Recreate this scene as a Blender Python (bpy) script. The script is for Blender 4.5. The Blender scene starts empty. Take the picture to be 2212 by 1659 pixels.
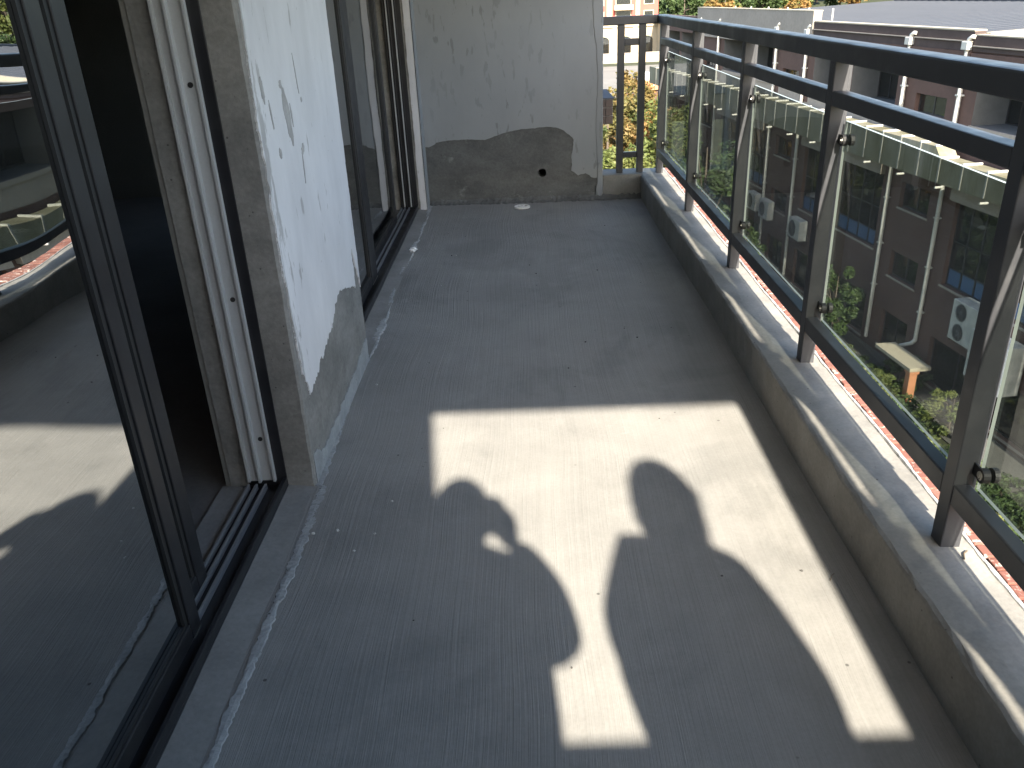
import bpy, bmesh, math, random
import numpy as np
from mathutils import Vector, Matrix, Quaternion
random.seed(7)
sc = bpy.context.scene
col = sc.collection
S = 1.35                                   # camera height above the balcony floor, metres

# ------------------------------------------------------------------ camera
W_, H_ = 2212.0, 1659.0
VY, VZ = (1124.0, -14.0), (1281.0, 4591.0)  # vanishing points of the balcony's length and of the verticals
cx, cy = W_ / 2, H_ / 2
F_ = math.sqrt(-((VY[0]-cx)*(VZ[0]-cx) + (VY[1]-cy)*(VZ[1]-cy)))
def _d(p): return Vector((p[0]-cx, p[1]-cy, F_)).normalized()
Yc = _d(VY); Zc = -_d(VZ); Zc = (Zc - Zc.dot(Yc)*Yc).normalized(); Xc = Yc.cross(Zc)
Rw = Matrix((Xc, Yc, Zc))
right = Rw @ Vector((1, 0, 0)); up = -(Rw @ Vector((0, 1, 0))); back = -(Rw @ Vector((0, 0, 1)))
cam = bpy.data.objects.new('camera', bpy.data.cameras.new('camera'))
col.objects.link(cam)
m4 = Matrix((right, up, back)).transposed().to_4x4(); m4.translation = (0, 0, S)
cam.matrix_world = m4
cam.data.sensor_width = 36; cam.data.sensor_fit = 'HORIZONTAL'
cam.data.lens = F_ / W_ * 36
cam.data.clip_start = 0.02; cam.data.clip_end = 3000
sc.camera = cam

# ------------------------------------------------------------------ light
SUN_EL, SUN_AZ = 35.7, 6.5                 # sun behind the camera, a little to the right
world = bpy.data.worlds.new('World'); sc.world = world; world.use_nodes = True
wn = world.node_tree.nodes; wl = world.node_tree.links; wn.clear()
wo = wn.new('ShaderNodeOutputWorld'); bg = wn.new('ShaderNodeBackground'); sk = wn.new('ShaderNodeTexSky')
sk.sky_type = 'NISHITA'; sk.sun_disc = False
sk.sun_elevation = math.radians(SUN_EL); sk.sun_rotation = math.radians(180 - SUN_AZ)
sk.air_density = 1.2; sk.dust_density = 2.0
bg.inputs['Strength'].default_value = 0.13
wl.new(sk.outputs[0], bg.inputs[0]); wl.new(bg.outputs[0], wo.inputs[0])
sd = bpy.data.lights.new('sun', 'SUN'); sd.energy = 4.6; sd.angle = math.radians(0.8); sd.color = (1.0, 0.905, 0.75)
sun = bpy.data.objects.new('sun', sd); col.objects.link(sun)
to_sun = Vector((math.sin(math.radians(SUN_AZ))*math.cos(math.radians(SUN_EL)),
                 -math.cos(math.radians(SUN_AZ))*math.cos(math.radians(SUN_EL)), math.sin(math.radians(SUN_EL))))
sun.rotation_euler = to_sun.to_track_quat('Z', 'Y').to_euler()
sc.view_settings.view_transform = 'Standard'; sc.view_settings.look = 'None'
sc.view_settings.gamma = 1.0; sc.view_settings.use_curve_mapping = False
sc.view_settings.exposure = 2.1
sc.render.engine = 'CYCLES'
sc.cycles.max_bounces = 10; sc.cycles.transparent_max_bounces = 24
sc.cycles.diffuse_bounces = 6

# ------------------------------------------------------------------ materials
class NT:
    def __init__(s, name):
        s.m = bpy.data.materials.new(name); s.m.use_nodes = True
        s.t = s.m.node_tree; s.t.nodes.clear()
        s.out = s.n('ShaderNodeOutputMaterial')
        s.tc = s.n('ShaderNodeTexCoord')
    def n(s, ty, **kw):
        x = s.t.nodes.new(ty)
        for k, v in kw.items(): setattr(x, k, v)
        return x
    def l(s, a, b): s.t.links.new(a, b)
    def mapping(s, scale=(1, 1, 1), rot=(0, 0, 0), loc=(0, 0, 0), src='Object'):
        mp = s.n('ShaderNodeMapping'); s.l(s.tc.outputs[src], mp.inputs[0])
        mp.inputs['Scale'].default_value = scale; mp.inputs['Rotation'].default_value = rot; mp.inputs['Location'].default_value = loc
        return mp.outputs[0]
    def noise(s, vec, scale, detail=4, rough=.55, dist=0):
        x = s.n('ShaderNodeTexNoise'); s.l(vec, x.inputs['Vector'])
        x.inputs['Scale'].default_value = scale; x.inputs['Detail'].default_value = detail
        x.inputs['Roughness'].default_value = rough; x.inputs['Distortion'].default_value = dist
        return x.outputs[0]
    def voro(s, vec, scale, feature='F1', out=0, rnd=1.0):
        x = s.n('ShaderNodeTexVoronoi', feature=feature); s.l(vec, x.inputs['Vector'])
        x.inputs['Scale'].default_value = scale; x.inputs['Randomness'].default_value = rnd
        return x.outputs[out]
    def ramp(s, fac, stops, interp='LINEAR'):
        r = s.n('ShaderNodeValToRGB'); s.l(fac, r.inputs[0]); r.color_ramp.interpolation = interp
        e = r.color_ramp.elements
        while len(e) < len(stops): e.new(.5)
        for i, (p, c) in enumerate(stops):
            e[i].position = p; e[i].color = (c if isinstance(c, tuple) else (c, c, c)) + ((1,) if not (isinstance(c, tuple) and len(c) == 4) else ())
        return r.outputs[0]
    def mix(s, fac, a, b, mode='MIX'):
        x = s.n('ShaderNodeMix', data_type='RGBA', blend_type=mode)
        for v, i in ((fac, 0), (a, 6), (b, 7)):
            if hasattr(v, 'links'): s.l(v, x.inputs[i])
            elif i == 0: x.inputs[0].default_value = v
            else: x.inputs[i].default_value = tuple(v) + (1,)
        return x.outputs[2]
    def math(s, op, a, b=0.0, c=0.0):
        x = s.n('ShaderNodeMath', operation=op)
        for i, v in enumerate((a, b, c)):
            if hasattr(v, 'links'): s.l(v, x.inputs[i])
            else: x.inputs[i].default_value = v
        return x.outputs[0]
    def bump(s, height, strength=.3, dist=.01, prev=None):
        b = s.n('ShaderNodeBump'); s.l(height, b.inputs['Height'])
        b.inputs['Strength'].default_value = strength; b.inputs['Distance'].default_value = dist
        if prev is not None: s.l(prev, b.inputs['Normal'])
        return b.outputs[0]
    def bsdf(s, color, rough=.8, metal=0, spec=.5, normal=None):
        p = s.n('ShaderNodeBsdfPrincipled')
        for v, k in ((color, 'Base Color'), (rough, 'Roughness'), (metal, 'Metallic')):
            if hasattr(v, 'links'): s.l(v, p.inputs[k])
            elif k == 'Base Color': p.inputs[k].default_value = tuple(v) + (1,)
            else: p.inputs[k].default_value = v
        p.inputs['Specular IOR Level'].default_value = spec
        if normal is not None: s.l(normal, p.inputs['Normal'])
        return p
    def done(s, shader):
        s.l(shader.outputs[0] if hasattr(shader, 'outputs') else shader, s.out.inputs[0]); return s.m

def speckled(name, c, var=.15, scale=6, rough=.85, bump=.25, bscale=60, fine=90, spec=.3, pits=0.0):
    t = NT(name); v = t.mapping()
    a = t.noise(v, scale, 6, .6)
    lo = tuple(x*(1-var) for x in c); hi = tuple(min(1, x*(1+var)) for x in c)
    cl = t.ramp(a, [(.3, lo), (.7, hi)])
    f = t.noise(v, fine, 3, .6)
    cl = t.mix(.35, cl, t.ramp(f, [(.3, (.55,)*3), (.7, (1,)*3)]), 'MULTIPLY')
    if pits:
        d = t.voro(v, 22); k = t.ramp(d, [(.0, .35), (pits, .35), (pits+.03, 1.0)])
        cl = t.mix(1.0, cl, k, 'MULTIPLY')
    n = t.bump(t.noise(v, bscale, 5, .6), bump, .004)
    return t.done(t.bsdf(cl, rough, 0, spec, n))

def plain(name, c, rough=.6, metal=0, spec=.5, var=.08, scale=8):
    t = NT(name); v = t.mapping()
    lo = tuple(x*(1-var) for x in c); hi = tuple(min(1, x*(1+var)) for x in c)
    cl = t.ramp(t.noise(v, scale, 4), [(.3, lo), (.7, hi)])
    return t.done(t.bsdf(cl, rough, metal, spec))

def mat_floor():
    t = NT('brushed_concrete'); v = t.mapping()
    warp = t.n('ShaderNodeVectorMath', operation='ADD'); t.l(v, warp.inputs[0])
    wv = t.n('ShaderNodeTexNoise'); t.l(v, wv.inputs['Vector']); wv.inputs['Scale'].default_value = .9; wv.inputs['Detail'].default_value = 1
    sc_ = t.n('ShaderNodeVectorMath', operation='SCALE'); t.l(wv.outputs['Color'], sc_.inputs[0]); sc_.inputs['Scale'].default_value = .10
    t.l(sc_.outputs[0], warp.inputs[1])
    mp = t.n('ShaderNodeMapping'); t.l(warp.outputs[0], mp.inputs[0]); mp.inputs['Scale'].default_value = (120, .8, 1)
    lines = t.noise(mp.outputs[0], 1.0, 5, .7)
    mp2 = t.n('ShaderNodeMapping'); t.l(warp.outputs[0], mp2.inputs[0]); mp2.inputs['Scale'].default_value = (260, 2.5, 1)
    lines2 = t.noise(mp2.outputs[0], 1.0, 3, .6)
    mask = t.ramp(t.noise(v, 1.3, 3), [(.38, .25), (.6, 1.0)])
    big = t.noise(v, 1.1, 5, .6); mid = t.noise(v, 5, 6, .65); fine = t.noise(v, 120, 3)
    c = t.ramp(big, [(.3, (.235, .232, .226)), (.7, (.315, .31, .298))])
    c = t.mix(.5, c, t.ramp(mid, [(.3, (.78,)*3), (.7, (1.1,)*3)]), 'MULTIPLY')
    c = t.mix(.24, c, t.ramp(lines, [(.3, (.66,)*3), (.62, (1.08,)*3)]), 'MULTIPLY')
    damp = t.ramp(t.noise(t.mapping(scale=(1, .7, 1), loc=(2.2, 7.1, 0)), 1.9, 7, .62, .5), [(.40, (.80, .81, .82)), (.47, (1, 1, 1)), (.60, (1, 1, 1)), (.66, (1.12, 1.12, 1.11))])
    c = t.mix(.6, c, damp, 'MULTIPLY')
    c = t.mix(.3, c, t.ramp(fine, [(.3, (.75,)*3), (.7, (1.05,)*3)]), 'MULTIPLY')
    d = t.voro(v, 5.5); pit = t.math('MAXIMUM', t.ramp(d, [(.0, .3), (.018, .35), (.03, 1.0)]), t.ramp(t.noise(v, 2.1, 2), [(.5, 1.0), (.56, 0.0)]))
    c = t.mix(1.0, c, pit, 'MULTIPLY')
    d2 = t.voro(t.mapping(loc=(3.3, 1.7, 0)), 15); keep = t.ramp(t.noise(v, 1.7, 2), [(.55, 1.0), (.6, 0.0)])
    pit2 = t.math('MAXIMUM', t.ramp(d2, [(.0, .35), (.05, .4), (.08, 1.0)]), keep)
    c = t.mix(1.0, c, pit2, 'MULTIPLY')
    # pale cement spill patches
    sp = t.ramp(t.noise(t.mapping(loc=(9, 4, 0)), 2.2, 6, .7), [(.66, (0,)*3), (.72, (1,)*3)])
    c = t.mix(t.math('MULTIPLY', sp, .25), c, (.42, .42, .41))
    hgt = t.math('ADD', t.math('MULTIPLY', t.math('MULTIPLY', lines, mask), 1.0), t.math('MULTIPLY', lines2, .45))
    n = t.bump(hgt, .68, .0065); n = t.bump(t.noise(v, 60, 4), .12, .004, n); n = t.bump(pit, .5, .003, n)
    return t.done(t.bsdf(c, t.ramp(mid, [(.3, .72), (.7, .9)]), 0, .35, n))

def mat_plaster(name, c, streak=.35, dark=(.2, .2, .2), smear=.62, edge=None):
    """skim-coat plaster with trowel streaks and knocked marks; axis = horizontal axis the wall runs along"""
    t = NT(name); v = t.mapping()
    sc3 = (3.5, 3.5, 1.3)
    st = t.noise(t.mapping(scale=sc3, rot=(0, .15, 0)), 1.4, 6, .65, .4)
    big = t.noise(v, 1.2, 4)
    cl = t.ramp(big, [(.3, tuple(x*.93 for x in c)), (.7, tuple(min(1, x*1.05) for x in c))])
    cl = t.mix(streak, cl, t.ramp(st, [(.35, (.72,)*3), (.6, (1.0,)*3)]), 'MULTIPLY')
    # elongated trowel smears
    sm = t.noise(t.mapping(scale=(24, 24, 7.0), rot=(.12, .28, 0), loc=(1.3, .4, 2.1)), 1.0, 3, .55, .2)
    rg = t.noise(v, 1.0, 2)
    smk = t.math('MULTIPLY', t.ramp(sm, [(smear, 0.0), (smear+.035, 1.0)]), t.ramp(rg, [(.38, 0.0), (.54, 1.0)]))
    cl = t.mix(t.math('MULTIPLY', smk, .75), cl, dark)
    sp = t.ramp(t.voro(v, 14), [(.0, 1.0), (.035, 1.0), (.06, 0.0)])
    cl = t.mix(t.math('MULTIPLY', sp, .6), cl, dark)
    if edge is not None:                         # worn, knocked strip along a corner
        sx = t.n('ShaderNodeSeparateXYZ'); t.l(v, sx.inputs[0])
        dd = t.math('ABSOLUTE', t.math('SUBTRACT', sx.outputs[1], edge))
        near = t.n('ShaderNodeMapRange'); t.l(dd, near.inputs[0]); near.inputs[1].default_value = .0; near.inputs[2].default_value = .16; near.inputs[3].default_value = .20; near.inputs[4].default_value = -.06
        wn2 = t.noise(t.mapping(scale=(9, 26, 5)), 1.0, 7, .72, .4)
        wk = t.ramp(t.math('ADD', wn2, near.outputs[0]), [(.62, 0.0), (.66, 1.0)])
        cl = t.mix(t.math('MULTIPLY', wk, .8), cl, dark)
        wash = t.ramp(t.noise(t.mapping(scale=(3, 4.5, 2.0), loc=(0, 3, 1)), 1.0, 6, .65), [(.42, (.80, .80, .81)), (.6, (1, 1, 1))])
        cl = t.mix(.4, cl, wash, 'MULTIPLY')
    n = t.bump(st, .15, .004); n = t.bump(t.noise(v, 45, 5), .12, .003, n); n = t.bump(smk, .2, .002, n)
    return t.done(t.bsdf(cl, .85, 0, .25, n))

def mat_rawconc(name, c, low=(.14, .14, .135)):
    t = NT(name); v = t.mapping()
    a = t.noise(t.mapping(scale=(1.2, 1.2, 2.2)), 2.4, 7, .68, .3)
    cl = t.ramp(a, [(.28, low), (.5, c), (.72, tuple(min(1, x*1.35) for x in c))])
    f = t.noise(v, 70, 4, .7)
    cl = t.mix(.5, cl, t.ramp(f, [(.3, (.6,)*3), (.7, (1.1,)*3)]), 'MULTIPLY')
    eff = t.ramp(t.noise(t.mapping(loc=(5, 2, 1)), 7, 6, .75), [(.6, 0.0), (.74, 1.0)])
    cl = t.mix(t.math('MULTIPLY', eff, .4), cl, (.42, .43, .42))
    pt = t.ramp(t.voro(v, 26), [(.0, .3), (.05, .4), (.09, 1.0)])
    cl = t.mix(.8, cl, pt, 'MULTIPLY')
    n = t.bump(t.noise(v, 35, 6, .7), .4, .006); n = t.bump(pt, .3, .003, n)
    return t.done(t.bsdf(cl, .9, 0, .25, n))

def mat_metal(name, c, rough=.38, metal=.35, dust=.12):
    t = NT(name); v = t.mapping()
    nz = t.noise(v, 9, 6, .65); f = t.noise(v, 160, 2)
    cl = t.mix(t.math('MULTIPLY', t.ramp(nz, [(.45, 0.0), (.75, 1.0)]), dust), c, (.32, .31, .29))
    cl = t.mix(.15, cl, t.ramp(f, [(.3, (.7,)*3), (.7, (1.1,)*3)]), 'MULTIPLY')
    r = t.ramp(nz, [(.3, rough-.06), (.7, rough+.15)])
    return t.done(t.bsdf(cl, r, metal, .5))

def mat_glass(name, tint, base_refl, dust=.04, wavy=0.0, dustc=(.5, .52, .5)):
    t = NT(name); v = t.mapping()
    tr = t.n('ShaderNodeBsdfTransparent'); tr.inputs[0].default_value = tint + (1,)
    gl = t.n('ShaderNodeBsdfGlossy'); gl.inputs['Roughness'].default_value = .0; gl.inputs['Color'].default_value = (.95, .98, 1, 1)
    fr = t.n('ShaderNodeLayerWeight'); fr.inputs['Blend'].default_value = .5
    sch = t.math('MULTIPLY_ADD', t.math('POWER', fr.outputs['Facing'], 5.0), .55, .04)   # Schlick, the same from both sides of the pane
    if wavy:
        nb = t.bump(t.noise(t.mapping(scale=(1, .8, 1.6)), 2.6, 1, .3), wavy, .02)
        t.l(nb, gl.inputs['Normal'])
    fac = t.math('MULTIPLY_ADD', sch, 1-base_refl, base_refl)
    mx = t.n('ShaderNodeMixShader'); t.l(fac, mx.inputs[0]); t.l(tr.outputs[0], mx.inputs[1]); t.l(gl.outputs[0], mx.inputs[2])
    df = t.n('ShaderNodeBsdfDiffuse'); df.inputs[0].default_value = dustc + (1,)
    dk = t.math('MULTIPLY', t.ramp(t.noise(v, 4, 6, .7), [(.3, .4), (.75, 1.5)]), dust)
    mx2 = t.n('ShaderNodeMixShader'); t.l(dk, mx2.inputs[0]); t.l(mx.outputs[0], mx2.inputs[1]); t.l(df.outputs[0], mx2.inputs[2])
    return t.done(mx2)

def mat_leaf(name, cols, scale=.5, fine=3.0):
    t = NT(name); v = t.mapping()
    a = t.noise(v, scale, 3, .6); b = t.noise(v, fine, 2)
    n = len(cols)
    cl = t.ramp(t.math('MULTIPLY_ADD', b, .45, t.math('MULTIPLY_ADD', a, .9, -.2)), [(.22+.5*i/(n-1), c) for i, c in enumerate(cols)])
    p = t.bsdf(cl, .55, 0, .3)
    tl = t.n('ShaderNodeBsdfTranslucent'); t.l(cl, tl.inputs[0])
    mx = t.n('ShaderNodeMixShader'); mx.inputs[0].default_value = .3
    t.l(p.outputs[0], mx.inputs[1]); t.l(tl.outputs[0], mx.inputs[2])
    return t.done(mx)

def mat_brick(name):
    t = NT(name); v = t.mapping()
    oi = t.n('ShaderNodeObjectInfo')
    c = t.ramp(oi.outputs['Random'], [(0, (.16, .066, .05)), (.5, (.20, .088, .068)), (1, (.25, .12, .093))])
    sp = t.ramp(t.noise(t.mapping(src='Object'), 30, 5, .7), [(.58, 0.0), (.68, 1.0)])
    wn_ = t.n('ShaderNodeNewGeometry')
    sp2 = t.ramp(t.noise(wn_.outputs['Position'], 34, 5, .7), [(.56, 0.0), (.66, 1.0)])
    c = t.mix(t.math('MULTIPLY', sp2, .8), c, (.6, .56, .5))
    n = t.bump(t.noise(wn_.outputs['Position'], 90, 4), .3, .003)
    return t.done(t.bsdf(c, .85, 0, .25, n))

M = {}
PY0_ = 1.60*S
M['floor'] = mat_floor()
M['mortar'] = speckled('pale_mortar', (.34, .35, .355), .2, 12, .9, .5, 70, pits=.05)
M['screed'] = speckled('smooth_screed', (.25, .247, .24), .18, 4, .85, .25, 50, pits=.03)
M['kerbc'] = speckled('kerb_cement', (.245, .235, .215), .22, 5, .85, .35, 60, pits=.045)
M['plaster_w'] = mat_plaster('white_skim_plaster', (.67, .67, .69), .25, (.36, .355, .35), .675, PY0_)
M['plaster_g'] = mat_plaster('grey_skim_plaster', (.275, .29, .305), .22, (.18, .187, .192), .60)
M['raw'] = mat_rawconc('raw_concrete', (.235, .23, .22))
M['rawdark'] = mat_rawconc('damp_render', (.125, .127, .125), (.072, .074, .074))
M['scab'] = speckled('bare_render', (.36, .355, .35), .2, 14)
M['ceil'] = speckled('ceiling_concrete', (.42, .42, .41), .1)
M['rail'] = mat_metal('dark_grey_powder_coat', (.044, .046, .053), .42, .1, .07)
M['frame'] = mat_metal('charcoal_aluminium', (.017, .0175, .021), .42, .15, .04)
M['track'] = mat_metal('silver_grey_aluminium', (.47, .485, .50), .42, .1, .2)
M['sill'] = mat_metal('worn_track_aluminium', (.26, .27, .285), .38, .4, .3)
M['steel'] = mat_metal('brushed_steel', (.55, .53, .48), .25, .9, .05)
M['rubber'] = plain('black_rubber', (.015, .015, .016), .6)
M['railglass'] = mat_glass('tinted_railing_glass', (.61, .635, .615), .01, .036)
M['doorglass'] = mat_glass('reflective_door_glass', (.20, .215, .225), .47, .002, .14)
M['glassedge'] = plain('glass_edge', (.28, .31, .30), .35, 0, .5)
M['winglass'] = mat_glass('dark_window_glass', (.25, .28, .28), .10, .02)
M['brick'] = mat_brick('terracotta_brick')
M['whitepl'] = plain('white_plastic', (.74, .74, .72), .45)
M['paper'] = plain('white_paper', (.8, .8, .79), .8)
M['room'] = speckled('room_render', (.20, .195, .18), .15, 2)
M['roomfl'] = speckled('room_screed', (.16, .155, .15), .15, 2)

# ------------------------------------------------------------------ mesh helpers
def tag(o, label=None, cat=None, group=None, kind=None):
    if label: o['label'] = label
    if cat: o['category'] = cat
    if group: o['group'] = group
    if kind: o['kind'] = kind
    return o
def empty(name, loc=(0, 0, 0), rz=0, label=None, cat=None, group=None):
    o = bpy.data.objects.new(name, None); col.objects.link(o); o.location = loc; o.rotation_euler = (0, 0, rz)
    o.empty_display_size = .1
    return tag(o, label, cat, group)
class MB:
    """collects simple solids for one mesh"""
    def __init__(s): s.v = []; s.f = []; s.mi = []
    def add(s, v, f, m=0):
        k = len(s.v); s.v += [tuple(p) for p in v]; s.f += [tuple(i+k for i in q) for q in f]; s.mi += [m]*len(f)
        return s
    def box(s, x0, x1, y0, y1, z0, z1, m=0):
        return s.add([(x0,y0,z0),(x1,y0,z0),(x1,y1,z0),(x0,y1,z0),(x0,y0,z1),(x1,y0,z1),(x1,y1,z1),(x0,y1,z1)],
                     [(0,3,2,1),(4,5,6,7),(0,1,5,4),(1,2,6,5),(2,3,7,6),(3,0,4,7)], m)
    def tube(s, pts, r, n=10, m=0, cap=True):
        pts = [Vector(p) for p in pts]; rs = r if isinstance(r, (list, tuple)) else [r]*len(pts)
        base = len(s.v); prev = None
        for i, p in enumerate(pts):
            if i == 0: t = pts[1]-p
            elif i == len(pts)-1: t = p-pts[i-1]
            else: t = (pts[i+1]-p).normalized()+(p-pts[i-1]).normalized()
            t.normalize()
            a = prev - prev.dot(t)*t if prev is not None else t.orthogonal()
            if a.length < 1e-5: a = t.orthogonal()
            a.normalize(); b = t.cross(a); prev = a
            for k in range(n):
                an = 2*math.pi*k/n; s.v.append(tuple(p + (a*math.cos(an)+b*math.sin(an))*rs[i]))
        for i in range(len(pts)-1):
            for k in range(n):
                s.f.append((base+i*n+k, base+i*n+(k+1) % n, base+(i+1)*n+(k+1) % n, base+(i+1)*n+k)); s.mi.append(m)
        if cap:
            s.f.append(tuple(base+k for k in reversed(range(n)))); s.mi.append(m)
            e = base+(len(pts)-1)*n; s.f.append(tuple(e+k for k in range(n))); s.mi.append(m)
        return s
    def prism(s, poly, axis, a0, a1, m=0):
        """extrude a 2D polygon (list of (p,q)) along axis 0/1/2 from a0 to a1"""
        def P(p, q, a): return {0: (a, p, q), 1: (p, a, q), 2: (p, q, a)}[axis]
        n = len(poly); v = [P(p, q, a0) for p, q in poly] + [P(p, q, a1) for p, q in poly]
        f = [tuple(reversed(range(n))), tuple(range(n, 2*n))] + [(i, (i+1) % n, n+(i+1) % n, n+i) for i in range(n)]
        return s.add(v, f, m)
    def build(s, name, mat, parent=None, bevel=0, smooth=False, loc=None, seg=2):
        me = bpy.data.meshes.new(name); me.from_pydata(s.v, [], s.f)
        mats = mat if isinstance(mat, (list, tuple)) else [mat]
        for q in mats: me.materials.append(q)
        me.polygons.foreach_set('material_index', s.mi)
        bm = bmesh.new(); bm.from_mesh(me); bmesh.ops.recalc_face_normals(bm, faces=bm.faces); bm.to_mesh(me); bm.free()
        o = bpy.data.objects.new(name, me); col.objects.link(o)
        if parent is not None: o.parent = parent
        if loc: o.location = loc
        if bevel:
            b = o.modifiers.new('bevel', 'BEVEL'); b.width = bevel; b.segments = seg; b.limit_method = 'ANGLE'; b.angle_limit = math.radians(40)
        if smooth: me.polygons.foreach_set('use_smooth', [True]*len(me.polygons))
        me.update(); return o
def box(name, mat, x0, x1, y0, y1, z0, z1, parent=None, bevel=0): return MB().box(x0,x1,y0,y1,z0,z1).build(name, mat, parent, bevel)
def inst(src, name, parent, loc=(0,0,0), rot=(0,0,0), scale=(1,1,1)):
    o = bpy.data.objects.new(name, src.data); col.objects.link(o); o.parent = parent
    o.location = loc; o.rotation_euler = rot; o.scale = scale
    for md in src.modifiers:
        b = o.modifiers.new(md.name, md.type)
        if md.type == 'BEVEL': b.width = md.width; b.segments = md.segments; b.limit_method = md.limit_method; b.angle_limit = md.angle_limit
    return o

# ================================================================== BALCONY (lengths in units of S)
XW, XK, YF = -.505*S, .60*S, 4.385*S       # wall face, kerb inner face, far wall face
ZK = .115*S                                # kerb top
YB = -.40*S                                # rear end of the balcony
XO = 1.10                                  # outer edge of the balcony
# floor: uneven sheet with real thickness
def grid_sheet(name, mat, x0, x1, y0, y1, nx, ny, zf, th=.12):
    v = []; f = []
    for j in range(ny+1):
        for i in range(nx+1):
            x = x0+(x1-x0)*i/nx; y = y0+(y1-y0)*j/ny; v.append((x, y, zf(x, y)))
    w = nx+1
    for j in range(ny):
        for i in range(nx): f.append((j*w+i, j*w+i+1, (j+1)*w+i+1, (j+1)*w+i))
    nb = len(v)
    v += [(x0, y0, -th), (x1, y0, -th), (x1, y1, -th), (x0, y1, -th)]
    mb = MB(); mb.add(v, f)
    mb.add([(x0,y0,-th),(x1,y0,-th),(x1,y1,-th),(x0,y1,-th)], [(0,3,2,1)])
    return mb.build(name, mat, smooth=False)
def fz(x, y): return .0025*math.sin(3.1*x+1.7*y)+.0015*math.sin(6.3*y-2*x)
fl = grid_sheet('balcony_floor', M['floor'], XW-.004, XK+.06, YB-.3, YF+.05, 30, 120, fz)
fl.data.polygons.foreach_set('use_smooth', [True]*len(fl.data.polygons)); tag(fl, kind='structure')
# door thresholds: smoother screed between the mortar seam and the door frames
def thresh(y0, y1):
    mb = MB(); n = 40; v = []; f = []
    for i in range(n+1):
        y = y0+(y1-y0)*i/n
        v += [(-.72*S, y, .012), (-.585*S, y, .012+.002*math.sin(9*y)), (XW, y, .004+.002*math.sin(14*y))]
    for i in range(n):
        for k in range(2): f.append((i*3+k, i*3+k+1, i*3+4+k, i*3+3+k))
    mb.add(v, f); return mb.build('door_threshold', M['screed'], fl)
thresh(YB, 1.60*S); thresh(2.335*S, 4.28*S)
# mortar seam: ragged low ridge
def ridge(pts_w, name, mat, parent, seed, z0=0.0):
    r = random.Random(seed); mb = MB(); v = []; f = []
    n = len(pts_w)
    wl_ = wr_ = 0
    for i, (x, y, w, h) in enumerate(pts_w):
        wl_ = .6*wl_+r.uniform(-.5, .5); wr_ = .6*wr_+r.uniform(-.5, .5)
        a = x-w*(1+.5*wl_); b = x+w*(1+.5*wr_)
        v += [(a, y, z0-.004), (a+w*.35, y, z0+h*(.75+.5*r.random())), (x, y, z0+h*(.9+.5*r.random())), (b-w*.35, y, z0+h*(.6+.5*r.random())), (b, y, z0-.004)]
    for i in range(n-1):
        for k in range(4): f.append((i*5+k, i*5+k+1, (i+1)*5+k+1, (i+1)*5+k))
    mb.add(v, f); return mb.build(name, mat, parent)
def seamx(y): return XW+.012*math.sin(1.1*y+.4)+.006*math.sin(4*y)+ (.012 if y < 1.6*S else -.012*min(1, max(0, (y-3)/3)))
ys = np.linspace(YB, YF-.03, 800)
ridge([(seamx(y), y, .013+.006*math.sin(2.3*y)**2, .0045) for y in ys], 'mortar_seam', M['mortar'], fl, 3)

# --- wall between the doors
PY0, PY1 = 1.60*S, 2.335*S
pil = empty('pillar_wall', (XW, (PY0+PY1)/2, 0), 0, 'concrete wall between the two sliding doors, ragged white plaster', 'wall')
def child_at(o, p): o.parent = p; o.matrix_parent_inverse = Matrix.Translation(-Vector(p.location)); return o
def stepped_box(x0, x1, y0, y1, z0, z1, amp, seed, n=60):
    """box whose vertical corner edges at x1 are slightly chipped"""
    r = random.Random(seed); mb = MB(); rings = []
    for i in range(n+1):
        z = z0+(z1-z0)*i/n
        e1, e2 = r.uniform(-amp, amp), r.uniform(-amp, amp); e3, e4 = r.uniform(-amp, amp)*.3, r.uniform(-amp, amp)*.3
        rings.append([(x0, y0+e1*.2, z), (x1-.006+e3, y0+e1*.3, z), (x1+e3*.5, y0+.006+abs(e1), z), (x1+e4*.5, y1-.006-abs(e2), z), (x1-.006+e4, y1+e2*.3, z), (x0, y1, z)])
    v = [p for rg in rings for p in rg]; f = []
    for i in range(n):
        for k in range(6): f.append((i*6+k, i*6+(k+1) % 6, (i+1)*6+(k+1) % 6, (i+1)*6+k))
    f.append(tuple(reversed(range(6)))); f.append(tuple(n*6+k for k in range(6)))
    mb.add(v, f); return mb
child_at(stepped_box(-.70*S, XW, PY0, PY1, -.02, 2.75, .004, 5).build('wall_core', M['raw']), pil)
def ragged(poly, amp, seed, step=.015):
    """subdivide an outline and roughen it; poly entries (a, b, rough 0/1) - roughness applies to the edge that follows"""
    r = random.Random(seed); out = []
    for i, p in enumerate(poly):
        q = poly[(i+1) % len(poly)]
        L = math.hypot(q[0]-p[0], q[1]-p[1]); n = max(1, int(L/step)) if p[2] else 1
        dx, dy = (q[0]-p[0])/max(L, 1e-6), (q[1]-p[1])/max(L, 1e-6); w = 0
        for k in range(n):
            t = k/n; w = .65*w+r.uniform(-1, 1)*amp*p[2]*.6
            o = w if k else 0
            out.append((p[0]+(q[0]-p[0])*t-dy*o, p[1]+(q[1]-p[1])*t+dx*o))
    return out
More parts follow.
